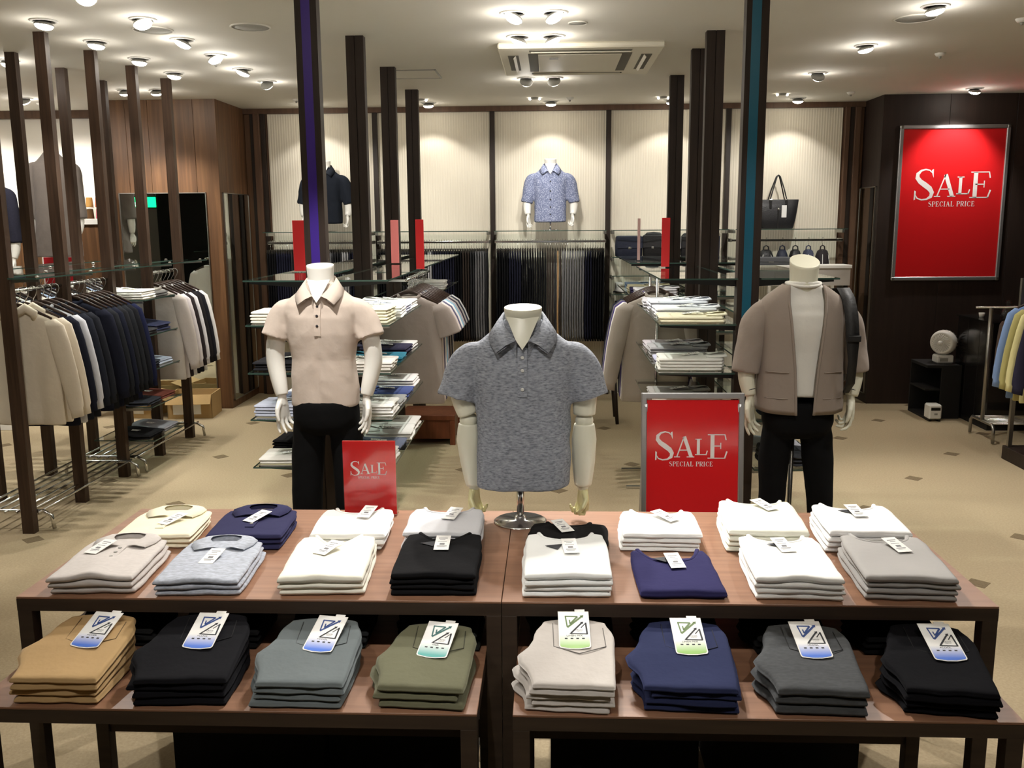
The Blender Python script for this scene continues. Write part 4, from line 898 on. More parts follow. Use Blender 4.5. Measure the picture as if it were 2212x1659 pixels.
# ------------------------------------------------------------------ hanging garments
def flatring(z, cx, hw, th, n=28, p=3.0, ph=0, wave=0):
    out = []
    for k in range(n):
        a = 2*PI*k/n; c, s = math.cos(a), math.sin(a); x = cx+hw*math.copysign(abs(c)**(2/p), c); y = th*math.copysign(abs(s)**(2/2.2), s)
        out.append((x, y+wave*math.sin(x*24+ph)+wave*.6*math.sin(x*47+z*3+ph*2), z))
    return out
def garment_meshes(kind, seed, L=.7):
    ph = seed*1.7; G = {}; b = MB(); zt = -.105
    R = [(0, .055, .016, 0), (-.012, .075, .022, 0), (-.03, .13, .026, 0), (-.05, .18, .027, 0), (-.075, .205, .028, .001), (-.14, .212, .03, .003), (-.28, .21, .033, .005), (-.45, .213, .033, .007), (-L+.05, .218, .034, .009), (-L+.008, .22, .034, .01), (-L, .215, .03, .01)]
    b.loft([flatring(zt+z, 0, hw, th, ph=ph, wave=w) for z, hw, th, w in R][::-1]); G['garment_body'] = b.mesh('garment_body')
    for s in (-1, 1):
        q = MB()
        if kind == 'short': P = [(s*.17, -.06, .04, .024), (s*.205, -.1, .058, .028), (s*.235, -.17, .066, .03), (s*.262, -.245, .068, .03), (s*.266, -.255, .066, .027)]
        else: P = [(s*.17, -.06, .04, .024), (s*.203, -.1, .056, .028), (s*.228, -.2, .058, .03), (s*.26, -.35, .054, .03), (s*.282, -.48, .048, .028), (s*.293, -.555, .043, .026), (s*.295, -.57, .036, .024), (s*.3, -.615, .036, .024)]
        rings = []
        for i, (x, z, r, th) in enumerate(P):
            z2 = .35*s if kind == 'short' else .22*s
            rg = flatring(0, 0, r, th, 18, 2.4, ph+s, .002)
            rings.append([(x+p[0], p[1]-.004*i, zt+z+p[0]*z2) for p in rg])
        q.loft(rings[::-1]); G['sleeve%d' % s] = q.mesh('sleeve')
    c = MB()
    if kind == 'hoodie':
        c.tube([(-.09, -.012, zt-.055), (-.1, -.028, zt-.02), (-.055, -.035, zt+.012), (0, -.037, zt-.02), (.055, -.035, zt+.012), (.1, -.028, zt-.02), (.09, -.012, zt-.055)], [.016, .026, .028, .026, .028, .026, .016], 10)
        c.tube([(-.07, .02, zt-.01), (0, .034, zt+.012), (.07, .02, zt-.01)], [.02, .03, .02], 10)
    else:
        c.tube([(.068*math.cos(a), .024*math.sin(a), zt+.004-.028*max(0, -math.sin(a))) for a in [2*PI*i/20 for i in range(21)]], .012, 8, caps=False)
    G['collar'] = c.mesh('collar')
    h = MB(); h.tube([(-.19, 0, zt-.052), (-.1, 0, zt-.006), (-.04, 0, zt+.018), (0, 0, zt+.026), (.04, 0, zt+.018), (.1, 0, zt-.006), (.19, 0, zt-.052)], [.006, .007, .008, .009, .008, .007, .006], 10, flat=1.4)
    G['hanger'] = h.mesh('hanger')
    k = MB(); k.tube([(0, 0, zt+.035), (0, 0, -.065), (.006, 0, -.05), (.018, 0, -.035), (.026, 0, -.012), (.022, 0, .006), (.008, 0, .0165), (-.008, 0, .0145), (-.02, 0, .0)], .0024, 7); G['hook'] = k.mesh('hook')
    for m in G.values():
        bm = bmesh.new(); bm.from_mesh(m); bmesh.ops.recalc_face_normals(bm, faces=bm.faces); bm.to_mesh(m); bm.free()
    return G
GM = {(k, v): garment_meshes(k, v, L) for k, L in (('short', .71), ('long', .7), ('hoodie', .66)) for v in range(2)}
M_HANG = mat('brown_hanger_wood', (58, 42, 34), .4); M_HANGP = mat('dark_hanger_edge', (40, 32, 28), .4)
def hang(kind, v, m, x, y, z, rz, label, cat, group, s=1.0, thin=1.0):
    G = GM[(kind, v)]; t = thing({'short': 'hanging_shirt', 'long': 'hanging_long_sleeve_shirt', 'hoodie': 'hanging_hoodie'}[kind], label, cat, (x, y, z), rz, group); t.scale = (s, s*thin, s)
    obj('garment_body', G['garment_body'], m, t); obj('sleeve', G['sleeve-1'], m, t); obj('sleeve', G['sleeve1'], m, t); obj('collar', G['collar'], m, t)
    h = obj('hanger', G['hanger'], M_HANG, t); obj('hook', G['hook'], M_CHROME, h); return t
RZ0 = 1.3955
def rail_of(items, x, y0, dy, where, group, v0=0, rz=0, sc=1.0):
    for i, (kind, cname, rgb, cdesc) in enumerate(items):
        y = y0+sum(dy[:i]) if isinstance(dy, list) else y0+dy*i
        nth = ['first', 'second', 'third', 'fourth', 'fifth', 'sixth', 'seventh', 'eighth', 'ninth', 'tenth', 'eleventh', 'twelfth', 'thirteenth'][i]
        hang(kind, (i+v0) % 2, fab(cname, rgb), x, y, RZ0-.011, rz+random.Random(i*3+int(x*10)).uniform(-.012, .012), '%s, %s on the rail %s' % (cdesc, nth, where), {'short': 'shirt', 'long': 'shirt', 'hoodie': 'hoodie'}[kind], group, sc, dy/.105 if kind != 'hoodie' else dy/.135)
rail_of([('short', 'taupe_tee', (168, 158, 152), 'taupe grey short-sleeve shirt'), ('short', 'pink_tee', (226, 216, 212), 'pale pink short-sleeve shirt'), ('short', 'dusk_tee', (98, 96, 124), 'dusk violet short-sleeve shirt'), ('short', 'white_hang', (240, 240, 240), 'white short-sleeve shirt'),
         ('short', 'sky_tee', (142, 182, 206), 'sky blue short-sleeve shirt'), ('short', 'mist_tee', (176, 170, 172), 'mist grey short-sleeve shirt'), ('short', 'plum_tee', (58, 52, 64), 'dark plum short-sleeve shirt'), ('short', 'stone_tee', (160, 156, 150), 'stone grey short-sleeve shirt'), ('short', 'ink_tee', (44, 46, 58), 'ink blue short-sleeve shirt'), ('short', 'dove_tee', (186, 186, 186), 'dove grey short-sleeve shirt')],
        LX+.27, 5.98, .078, 'by the purple-striped gondola', 'shirts on the gondola rail')
rail_of([('long', 'taupe_long', (166, 158, 148), 'taupe long-sleeve shirt'), ('long', 'chalk_long', (236, 234, 232), 'chalk white long-sleeve shirt'), ('long', 'violet_long', (72, 58, 128), 'violet long-sleeve shirt'), ('long', 'grey_long', (120, 118, 120), 'grey long-sleeve shirt'), ('long', 'navy_long', (40, 42, 62), 'navy long-sleeve shirt')],
        .68, 6.0, .075, 'between the black gondolas', 'shirts on the rail between the gondolas')
rail_of([('hoodie', 'cream_hoodie', (214, 204, 186), 'cream hooded sweatshirt'), ('hoodie', 'cream_hoodie', (214, 204, 186), 'cream hooded sweatshirt'), ('long', 'dnavy', (28, 30, 42), 'dark navy pullover'), ('long', 'lgrey', (198, 200, 206), 'light grey pullover'), ('long', 'ink', (34, 37, 46), 'ink black shirt'), ('long', 'char', (36, 38, 44), 'charcoal shirt')],
        WRX, 5.09, .082, 'at the end of the wooden posts', 'garments on the first wooden rack rail')
rail_of([('long', 'mid_navy', (30, 32, 44), 'muted navy jacket'), ('long', 'graph', (36, 38, 42), 'graphite jacket'), ('long', 'nblue', (28, 31, 44), 'night blue jacket'), ('long', 'onyx', (34, 35, 38), 'onyx jacket'), ('long', 'coal', (34, 36, 40), 'coal grey jacket'), ('long', 'black_sh', (28, 29, 33), 'black jacket'), ('long', 'royal', (30, 34, 60), 'royal navy jacket')],
        WRX, 5.68, .07, 'beside the white folded shirts', 'jackets on the second wooden rack rail')
rail_of([('long', 'ash', (196, 188, 182), 'ash beige shirt'), ('long', 'lilac_w', (214, 208, 210), 'lilac white shirt'), ('long', 'dbrown', (52, 46, 48), 'dark brown shirt'), ('long', 'white2', (226, 224, 228), 'cool white shirt'), ('long', 'black2', (38, 36, 38), 'faded black shirt'), ('long', 'dark3', (34, 34, 40), 'blue-black shirt'), ('long', 'white3', (234, 232, 230), 'clean white shirt')],
        WRX, 6.87, .073, 'next to the walnut pillar', 'shirts on the third wooden rack rail')
for x, ya, n_, wh in [(WRX2-.12, 5.68, 7, 'first'), (WRX2-.12, 6.3, 7, 'second'), (WRX2-.12, 6.93, 6, 'third')]:
    rail_of([(('long'), ['b_ivory', 'b_blue', 'b_char', 'b_grey', 'b_navy', 'b_white', 'b_black'][i], [(220, 214, 204), (150, 166, 190), (60, 60, 64), (160, 158, 158), (44, 48, 66), (228, 226, 222), (34, 34, 36)][i], ['ivory', 'blue', 'charcoal', 'grey', 'navy', 'white', 'black'][i]+' shirt') for i in range(n_)], x, ya, .076, 'of the rear wooden post row, %s bay' % wh, 'shirts on the rear wooden rack rails', sc=.84)
# ------------------------------------------------------------------ folded piles on the gondola shelves
def pile(x, y, z, rz, col, rgb, n, desc, where, style='shirt', w=.235, d=.3, t=.016, tagp=True, seed=0):
    stack(desc, 'folded shirt' if style != 'jeans' else 'jeans', x, y, rz, w, d, n, t, fab(col, rgb), z+.0006, style, where, 700+seed, 'garments folded on the glass shelves', offs=.006, tags=[('price', .0, .0, .2)] if tagp else None, nd=.05, nw=.065)
sd = 0
def side(x, rz, z, items, where, y0=4.83, dy=.27, d=.3):
    global sd
    for i, it in enumerate(items):
        if it is None: continue
        nm, rgb, n, desc = it[:4]; sd += 1
        pile(x+random.Random(sd).uniform(-.01, .01), y0+dy*i, z, rz+random.Random(sd).uniform(-.05, .05), 'pile_'+nm, rgb, n, desc, where, it[4] if len(it) > 4 else 'shirt', d=d, seed=sd*3)
Wt, Lb, Cr = (240, 240, 238), (206, 210, 232), (232, 226, 196)
side(LX+.215, PI/2, LV[0], [('cream', (236, 232, 206), 5, 'pale cream shirt'), ('white', Wt, 4, 'white shirt'), ('lilac', Lb, 3, 'lilac blue shirt'), ('white', Wt, 3, 'plain white shirt')], 'high shelf by purple-striped post')
side(LX+.215, PI/2, LV[1], [('oat', (216, 212, 206), 3, 'oat white tee'), ('teal', (46, 122, 146), 2, 'teal tee'), ('navyd', (52, 50, 70), 3, 'dark navy tee'), ('lightg', (214, 212, 210), 2, 'light grey tee')], 'second shelf by purple-striped post', d=.29)
side(LX+.215, PI/2, LV[2], [('wht2', (228, 228, 224), 4, 'off-white tee'), ('greyt', (170, 172, 172), 2, 'mid grey tee'), ('royal2', (70, 84, 138), 2, 'royal blue tee'), ('wht3', (226, 222, 222), 4, 'soft white tee')], 'third shelf by purple-striped post', d=.29)
side(LX+.215, PI/2, LV[3], [('wht4', (222, 222, 218), 3, 'milk white tee'), ('slateb', (108, 116, 138), 2, 'slate blue tee'), ('wht5', (224, 224, 220), 3, 'chalk tee'), ('wht6', (222, 220, 216), 3, 'bone white tee')], 'lowest shelf by purple-striped post', d=.29)
side(LX-.215, -PI/2, LV[0], [('ivory2', (238, 236, 226), 4, 'ivory shirt'), ('wht7', Wt, 3, 'crisp white shirt')], 'high aisle shelf facing the walnut pillar')
side(LX-.215, -PI/2, LV[1], [('black4', (34, 34, 38), 3, 'black tee'), ('black5', (42, 42, 46), 2, 'soft black tee')], 'second aisle shelf facing the walnut pillar')
side(LX-.215, -PI/2, LV[2], [('bluegrey', (176, 182, 198), 4, 'blue-grey tee'), ('denim', (120, 130, 158), 3, 'denim blue tee'), ('wht8', (220, 222, 226), 2, 'ice white tee')], 'third aisle shelf facing the walnut pillar')
side(LX-.215, -PI/2, LV[3], [('wht9', (222, 220, 212), 2, 'sand white tee'), ('black6', (26, 26, 28), 4, 'deep black tee')], 'lowest aisle shelf facing the walnut pillar')
side(LX+.215, PI/2, LV[0], [('wht10', (246, 246, 246), 4, 'bright white polo'), ('dplum', (52, 50, 72), 3, 'dark plum polo')], 'far gondola shelf before the cream wall', y0=7.25)
side(RX-.25, -PI/2, LV[0], [('butter', (236, 230, 202), 2, 'butter cream sweatshirt'), ('whiteb', (236, 238, 244), 3, 'blue-white shirt'), ('palel', (214, 216, 226), 4, 'pale lilac shirt'), ('pgrey', (190, 190, 196), 3, 'pale grey shirt')], 'high shelf by teal-striped post', d=.34)
side(RX-.25, -PI/2, LV[1], [('chalk2', (230, 232, 226), 4, 'chalk white tee'), ('lilac3', (190, 192, 218), 1, 'lilac tee'), ('grey7', (156, 156, 158), 3, 'grey marl tee'), ('grey8', (196, 190, 196), 2, 'pink-grey tee')], 'second shelf by teal-striped post', d=.34)
side(RX-.25, -PI/2, LV[2], [('cream6', (226, 222, 206), 2, 'cream tee'), ('taupe6', (186, 178, 168), 2, 'taupe tee'), ('grey9', (150, 148, 144), 2, 'stone tee')], 'third shelf by teal-striped post', d=.34)
side(RX+.25, PI/2, LV[0], [('peach', (214, 176, 150), 4, 'peach tee'), ('stripe', (96, 104, 134), 3, 'blue striped tee'), ('wht11', (226, 224, 220), 3, 'paper white tee')], 'high shelf behind the cardigan mannequin')
side(RX+.25, PI/2, LV[1], [('dark9', (44, 42, 46), 3, 'dark tee'), ('wht12', (216, 214, 212), 2, 'pearl tee')], 'second shelf behind the cardigan mannequin')
side(RX+.25, PI/2, LV[2], [('dkdenim', (52, 56, 66), 3, 'dark denim jeans', 'jeans'), ('blk9', (30, 30, 34), 3, 'black denim jeans', 'jeans')], 'third shelf behind the cardigan mannequin')
side(RX+.25, PI/2, LV[3], [('char9', (56, 58, 62), 3, 'washed black jeans', 'jeans'), ('lt9', (170, 172, 182), 2, 'light wash jeans', 'jeans')], 'lowest shelf behind the cardigan mannequin')
side(RX-.25, -PI/2, LV[0], [('greyw', (206, 206, 210), 3, 'pebble grey polo'), ('navy9', (56, 52, 84), 2, 'violet navy polo'), ('crm9', (228, 222, 192), 2, 'vanilla polo'), ('blue9', (120, 146, 176), 2, 'powder blue polo')], 'short gondola shelf', y0=6.55)
for z, it, wh in [(LV[0], [('wht13', (240, 238, 232), 4, 'thick white sweatshirt'), ('gr13', (96, 94, 92), 2, 'dark grey sweatshirt')], 'top shelf between wooden posts'), (LV[1], [('dk13', (60, 60, 64), 2, 'dark ash jeans', 'jeans'), ('nv13', (64, 68, 96), 3, 'indigo jeans', 'jeans')], 'second shelf between wooden posts'), (LV[2], [('dk14', (46, 48, 54), 3, 'dusky jeans', 'jeans'), ('lb14', (170, 180, 198), 2, 'pale blue jeans', 'jeans')], 'third shelf between wooden posts'), (LV[3], [('dk15', (50, 52, 58), 2, 'grey-blue jeans', 'jeans'), ('rd15', (112, 62, 52), 2, 'rust red trousers', 'jeans')], 'fourth shelf between wooden posts'), (.25, [('bk16', (30, 30, 32), 2, 'black work trousers', 'jeans'), ('gr16', (150, 150, 158), 2, 'mid grey trousers', 'jeans')], 'lowest shelf between wooden posts')]:
    side(-2.96, PI/2, z, it, wh, y0=6.37, dy=.255, d=.28)
# red acrylic price blades on the glass tops
M_RED = mat('red_acrylic', (216, 56, 58), .12, coat=.6); M_REDP = mat('pale_red_acrylic', (222, 130, 126), .12, coat=.6); M_REDX = mat('clear_pink_acrylic', (226, 190, 186), .12)
for x, y, w, m, lb, rz in [(-1.48, 5.45, .068, M_RED, 'tall red acrylic price blade at the aisle edge of the purple-striped gondola', .15), (-.79, 5.62, .05, M_RED, 'tall red acrylic price blade on the glass top near the hanging shirts', -.1), (-1.08, 6.45, .055, M_REDP, 'faded pink acrylic price blade between the black posts', .0), (.7, 5.75, .05, M_RED, 'tall red acrylic price blade on the teal-striped gondola', .0), (.63, 6.75, .02, M_REDX, 'thin pale pink acrylic blade on the short gondola', .0)]:
    t = thing('price_blade', lb, 'sign', (x, y, ZT+.0005), rz)
    MB().box(-w/2, w/2, -.004, .004, .006, .3, .001).build('blade', m, t); MB().box(-w/2-.012, w/2+.012, -.03, .03, 0, .006, .001).build('foot', glass('acrylic_foot', (.9, .9, .9)), t)
# ------------------------------------------------------------------ cream wall: shelves, rails, trousers
BAYS = [(-2.83, -1.738), (-1.738, -.577), (-.577, .564), (.564, 1.726), (1.726, 2.84)]
wf = thing('glass_shelving', 'glass shelf and chrome rails fixed along the cream ribbed wall', 'wall shelf', (0, WY, 0))
def wpane(a, b, z, d=.36, y1=-.062): 
    o = MB().box(a+.03, b-.03, y1-d, y1, z-.008, z, .001).build('glass_shelf', M_GLASS, wf)
    MB().box(a+.03, b-.03, y1-d-.0008, y1-d+.0006, z-.008, z).build('polished_edge', M_GEDGE, o)
    for x in (a+.026, b-.05): MB().box(x, x+.024, y1-.24, y1, z-.04, z-.009, .002).build('shelf_bracket', M_STEEL, wf)
for i, (a, b) in enumerate(BAYS):
    wpane(a, b, 1.664)
    if i != 3:
        MB().box(a+.025, b-.025, -.262, -.25, 1.545, 1.565, .002).build('hanging_rail', M_CHROME, wf)
        for x in (a+.026, b-.034): MB().box(x, x+.008, -.25, -.06, 1.54, 1.57).build('rail_arm', M_STEEL, wf)
SHZ = [1.405, 1.225, 1.045, .86, .68, .5, .32]
for z in SHZ: wpane(BAYS[3][0], BAYS[3][1], z, .3)
def trouser_mesh(seed):
    mb = MB(); rnd = random.Random(seed); ph = rnd.random()*9; rings = []
    for i in range(15):
        z = -.09-.88*i/14; f = i/14; hx = .0055+.003*sm(0, .2, f); hy = .13+.015*sm(0, .3, f)-.03*f
        cx = .004*math.sin(f*7)*f+.0018*noise.noise((f*9, ph, 0)); cy = .01*math.sin(f*4+ph)*f
        rings.append([(cx+x*hx*(1+.25*noise.noise((f*12, y*3, ph))), cy+y*hy, z) for x, y in ((-1, -.9), (-.5, -1), (.5, -1), (1, -.9), (1, -.3), (.4, .0), (1, .3), (1, 1), (-1, 1), (-1, .3), (-.5, 0), (-1, -.3))])
    mb.loft(rings[::-1]); return mb.mesh('trousers_body')
TM = [trouser_mesh(i) for i in range(5)]
_h = MB(); _h.tube([(0, 0, -.07), (0, 0, -.03), (0, .012, -.012), (0, .02, .006), (0, .012, .02), (0, -.004, .022), (0, -.014, .012)], .0018, 6); HOOKM = _h.mesh('hook')
_h = MB(); _h.box(-.004, .004, -.12, .12, -.078, -.07); 
for y in (-.125, .085): _h.box(-.0065, .0065, y, y+.04, -.105, -.068)
CLIPM = _h.mesh('clip_bar'); M_CLIP = mat('dark_clip', (70, 66, 60), .3, .6)
BK, NV, CH, GY, LG, TN, BR, WH_ = (20, 20, 23), (30, 31, 46), (50, 50, 53), (112, 112, 115), (168, 168, 170), (176, 140, 98), (58, 50, 46), (226, 226, 224)
def seq(spec): return [c for c, n in spec for _ in range(n)]
for (a, b), cols in [(BAYS[0], seq([(BK, 4), (NV, 6), (CH, 3), (GY, 2), (NV, 5), (CH, 3), (WH_, 2), (GY, 2), (CH, 4), (LG, 3), (NV, 8)])), (BAYS[1], seq([(BK, 8), (CH, 5), (GY, 3), (CH, 4), (LG, 2), (NV, 9), (BK, 3), (BR, 3), (CH, 2), (GY, 4), (CH, 1)])),
                     (BAYS[2], seq([(BK, 5), (NV, 5), (BK, 10), (BR, 3), (CH, 1), (TN, 1), (BR, 1), (GY, 9), (NV, 3), (BK, 5)]))]:
    n_ = len(cols); x0, x1 = a+.055, b-.055
    for i, c in enumerate(cols):
        nm = {BK: 'black', NV: 'dark navy', CH: 'charcoal', GY: 'grey', LG: 'light grey', TN: 'tan', BR: 'dark brown', WH_: 'white'}[c]
        bay = 'under the floral shirt bust' if a > -1 else 'under the dark navy shirt bust' if a < -2 else 'between the two wall busts'
        t = thing('hanging_trousers', '%s trousers on the wall rail %s' % (nm, bay), 'trousers', (x0+(x1-x0)*i/(n_-1), WY-.256, 1.558), random.Random(i).uniform(-.012, .012), '%s trousers %s' % (nm, bay))
        obj('trousers_body', TM[i % 5], fab('trs_'+nm.replace(' ', '_'), c), t)
        h = obj('clip_bar', CLIPM, M_CLIP, t); obj('hook', HOOKM, M_CHROME, h)
# bags and shoes of the fourth bay
M_BAG = mat('black_leather', (26, 26, 30), .45, bump=.25, bscale=90); M_BAGN = mat('navy_nylon', (34, 40, 60), .6, bump=.25, bscale=60)
def bag(label, x, y, z, w, h, d, m, rz=0, strap=True):
    t = thing('shoulder_bag', label, 'bag', (x, y, z), rz); mb = MB()
    mb.loft([ring(zz*h, 0, 0, rx*w/2, ry*d/2, 24, 4) for zz, rx, ry in [(0, .94, .9), (.03, 1, 1), (.5, 1.02, 1.05), (.9, .98, .95), (.98, .93, .8), (1, .8, .5)]]); mb.build('bag_body', m, t)
    MB().box(-w*.49, w*.49, -d*.56, -d*.47, h*.38, h*.97, .006).build('flap', m, t); MB().box(-w*.06, w*.06, -d*.59, -d*.55, h*.36, h*.46, .002).build('clasp', M_STEEL, t)
    if strap: MB().tube([(-w*.42, 0, h*.9), (-w*.3, -.01, h*1.02), (0, -.015, h*1.05), (w*.3, -.01, h*1.02), (w*.42, 0, h*.9)], .008, 8, flat=2).build('strap', m, t)
    return t
for i, (x, w, h, m, lb, rz) in enumerate([(.76, .26, .2, M_BAGN, 'navy nylon messenger bag at the end of the glass shelf', .1), (1.0, .2, .21, M_BAG, 'black leather satchel beside the navy messenger bag', -.2), (1.19, .13, .19, mat('light_grey_canvas', (176, 176, 180), .8), 'light grey canvas pouch between black bags', .15), (1.34, .15, .2, M_BAG, 'narrow black bag next to the light grey pouch', .0), (1.54, .2, .2, M_BAGN, 'dark navy bag near the wall upright', -.1)]):
    bag(lb, x, 9.19, 1.4065, w, h, .12, m, rz, i % 2 == 1)
def shoe_mesh():
    mb = MB(); mb.loft([ring(z, 0, cy, rx, ry, 22, 2.4) for z, cy, rx, ry in [(0, 0, .042, .138), (.012, 0, .045, .141), (.03, -.002, .043, .135), (.05, .03, .038, .1), (.075, .055, .033, .072), (.09, .06, .03, .066)]]); return mb.mesh('upper')
def sole_mesh():
    mb = MB(); mb.loft([ring(z, 0, 0, rx, ry, 22, 2.4) for z, rx, ry in [(0, .043, .14), (.012, .044, .141)]]); mb.box(-.035, .035, .08, .135, -.014, 0); return mb.mesh('sole')
SU, SO = shoe_mesh(), sole_mesh(); M_SHOE = mat('polished_black_leather', (18, 17, 18), .22, coat=.5); M_SHOEB = mat('dark_brown_leather', (44, 32, 26), .28, coat=.4); M_SHOEW = mat('white_leather', (226, 224, 220), .5)
for k, z in enumerate(SHZ[2:]):
    for j, x in enumerate((.69, .81, 1.0, 1.12, 1.3, 1.42, 1.56)):
        white = k == 0 and j < 2
        t = thing('leather_shoe', '%s leather shoe on the %s glass shoe shelf' % ('white' if white else ['black', 'black', 'dark brown', 'black', 'black'][k], ['highest', 'second', 'third', 'fourth', 'lowest'][k]), 'shoe', (x, 9.2, z+.0145), .25+.1*(j % 2), '%s shoes on the %s shoe shelf' % ('white' if white else 'dark', ['highest', 'second', 'third', 'fourth', 'lowest'][k]))
        obj('upper', SU, M_SHOEW if white else [M_SHOE, M_SHOE, M_SHOEB, M_SHOE, M_SHOE][k], t); obj('sole', SO, M_BLACK, t)
# tote bag on the wall shelf
t = thing('tote_bag', 'black leather tote bag with a white tag on the glass wall shelf', 'tote bag', (2.175, 9.17, 1.665)); mb = MB()
mb.loft([ring(z, 0, 0, rx, ry, 32, 5) for z, rx, ry in [(0, .145, .06), (.01, .155, .065), (.1, .175, .066), (.2, .19, .06), (.272, .2, .045), (.275, .197, .04), (.262, .192, .036), (.1, .16, .03)]]); mb.build('bag_body', M_BAG, t)
for y in (-.045, .045):
    MB().tube([(-.075, y, .2), (-.078, y, .275), (-.05, y*.8, .38), (-.015, y*.4, .49), (0, y*.3, .505), (.015, y*.4, .49), (.05, y*.8, .38), (.078, y, .275), (.075, y, .2)], .006, 8, flat=1.6).build('handle', M_BAG, t)
for x in (-.075, .075): MB().box(x-.014, x+.014, -.066, -.05, .26, .278, .002).build('buckle', M_CHROME, t); MB().box(x-.01, x+.01, -.069, -.055, .19, .262, .002).build('handle_tab', M_BLACK, t)
MB().box(-.008, .008, -.072, -.06, .0, .2, .002).build('closure_strap', M_BLACK, t); MB().lathe([(.011, 0), (.011, .006), (.001, .007)], 14, M=T(0, -.07, .185) @ Matrix.Rotation(PI/2, 4, 'X')).build('clasp', M_CHROME, t)
MB().box(.028, .075, -.0735, -.072, .105, .22, .001).build('price_tag', mat('white_tag', (245, 245, 245), .5), t)
# backpacks on the wall rail of the fifth bay
for x, m, w, rz, lb in [(2.085, M_BAG, .14, .0, 'black backpack hung first on the chrome wall rail by the striped post'), (2.24, M_BAGN, .105, .1, 'small blue nylon backpack hung between black backpacks'), (2.365, M_BAG, .115, -.1, 'square black backpack hung beside the blue one'), (2.49, mat('blue_grey_canvas', (62, 66, 88), .8), .1, .7, 'blue-grey backpack with white piping on the wall rail'), (2.625, mat('dark_striped_canvas', (44, 38, 42), .8), .115, .8, 'dark striped backpack at the end of the wall rail')]:
    t = thing('backpack', lb, 'backpack', (x, WY-.256, 1.566), rz*.4); mb = MB()
    mb.loft([ring(z, 0, 0, rx*w/2, ry, 22, 3) for z, rx, ry in [(-.4, .85, .05), (-.385, 1, .062), (-.25, 1.05, .07), (-.16, .95, .06), (-.115, .7, .045), (-.1, .4, .02)]]); mb.build('bag_body', m, t)
    MB().box(-w*.36, w*.36, -.078, -.055, -.37, -.24, .01).build('front_pocket', m, t)
    MB().tube([(-.025, 0, -.105), (-.022, 0, -.075), (0, 0, -.062), (.022, 0, -.075), (.025, 0, -.105)], .006, 8).build('grab_handle', m, t)
    MB().tube([(0, 0, -.062), (0, .012, -.034), (0, .0135, -.006), (0, .0125, .01), (0, .002, .015), (0, -.0125, .009), (0, -.014, -.006)], .0022, 6).build('hook', M_CHROME, t)
    if 'piping' in lb or 'striped' in lb:
        for s in (-1, 1): MB().tube([(s*w*.3, -.062, -.37), (s*w*.34, -.07, -.25), (s*w*.28, -.055, -.16), (s*w*.18, -.03, -.11)], .003, 6).build('piping', M_PAPER, t)
t = thing('low_display_shelf', 'white topped display shelf below the hanging backpacks', 'display shelf', (2.3, 8.95, 0))
MB().box(-.5, .5, -.16, .1, 1.3, 1.33, .003).build('shelf_top', M_WHITEP, t); MB().box(-.49, .49, -.145, .09, 1.14, 1.3).build('shelf_box', mat('pale_grey_panel', (186, 180, 172), .7), t)
for x in (-.46, .46): MB().box(x-.02, x+.02, -.12, .08, 0, 1.14).build('leg', M_BLACKM, t)
bag('flat grey pouch bag lying on the white topped display shelf', 2.06, 8.9, 1.3305, .4, .075, .14, mat('grey_felt', (88, 90, 94), .9), 0, False)
# ------------------------------------------------------------------ sale signs
SALE = [(0, 0, [([(138, 216), (118, 236), (85, 243), (50, 234), (24, 208), (22, 178), (46, 148), (85, 121), (124, 92), (144, 60), (136, 28), (104, 8), (65, 3), (30, 15), (10, 46)], [6, 10, 11, 16, 28, 34, 38, 42, 40, 34, 26, 13, 11, 10, 6])], [[(132, 238), (147, 246), (150, 178), (138, 206)], [(2, 0), (14, 6), (17, 70), (4, 78)]]),
        (160, 25, [([(25, 4), (86, 178)], 10), ([(86, 178), (146, 4)], 30), ([(48, 62), (122, 62)], 8), ([(2, 4), (52, 4)], 8), ([(108, 4), (172, 4)], 8)], []),
        (330, 45, [([(36, 2), (36, 138)], 25), ([(10, 136), (64, 136)], 7), ([(8, 4), (104, 4)], 8), ([(100, 0), (112, 38)], 9)], []),
        (438, 15, [([(46, 2), (46, 206)], 33), ([(6, 204), (152, 204)], 8), ([(150, 206), (160, 158)], 10), ([(46, 108), (116, 108)], 8), ([(116, 82), (116, 136)], 8), ([(6, 4), (154, 4)], 8), ([(148, 0), (168, 62)], 12)], [])]
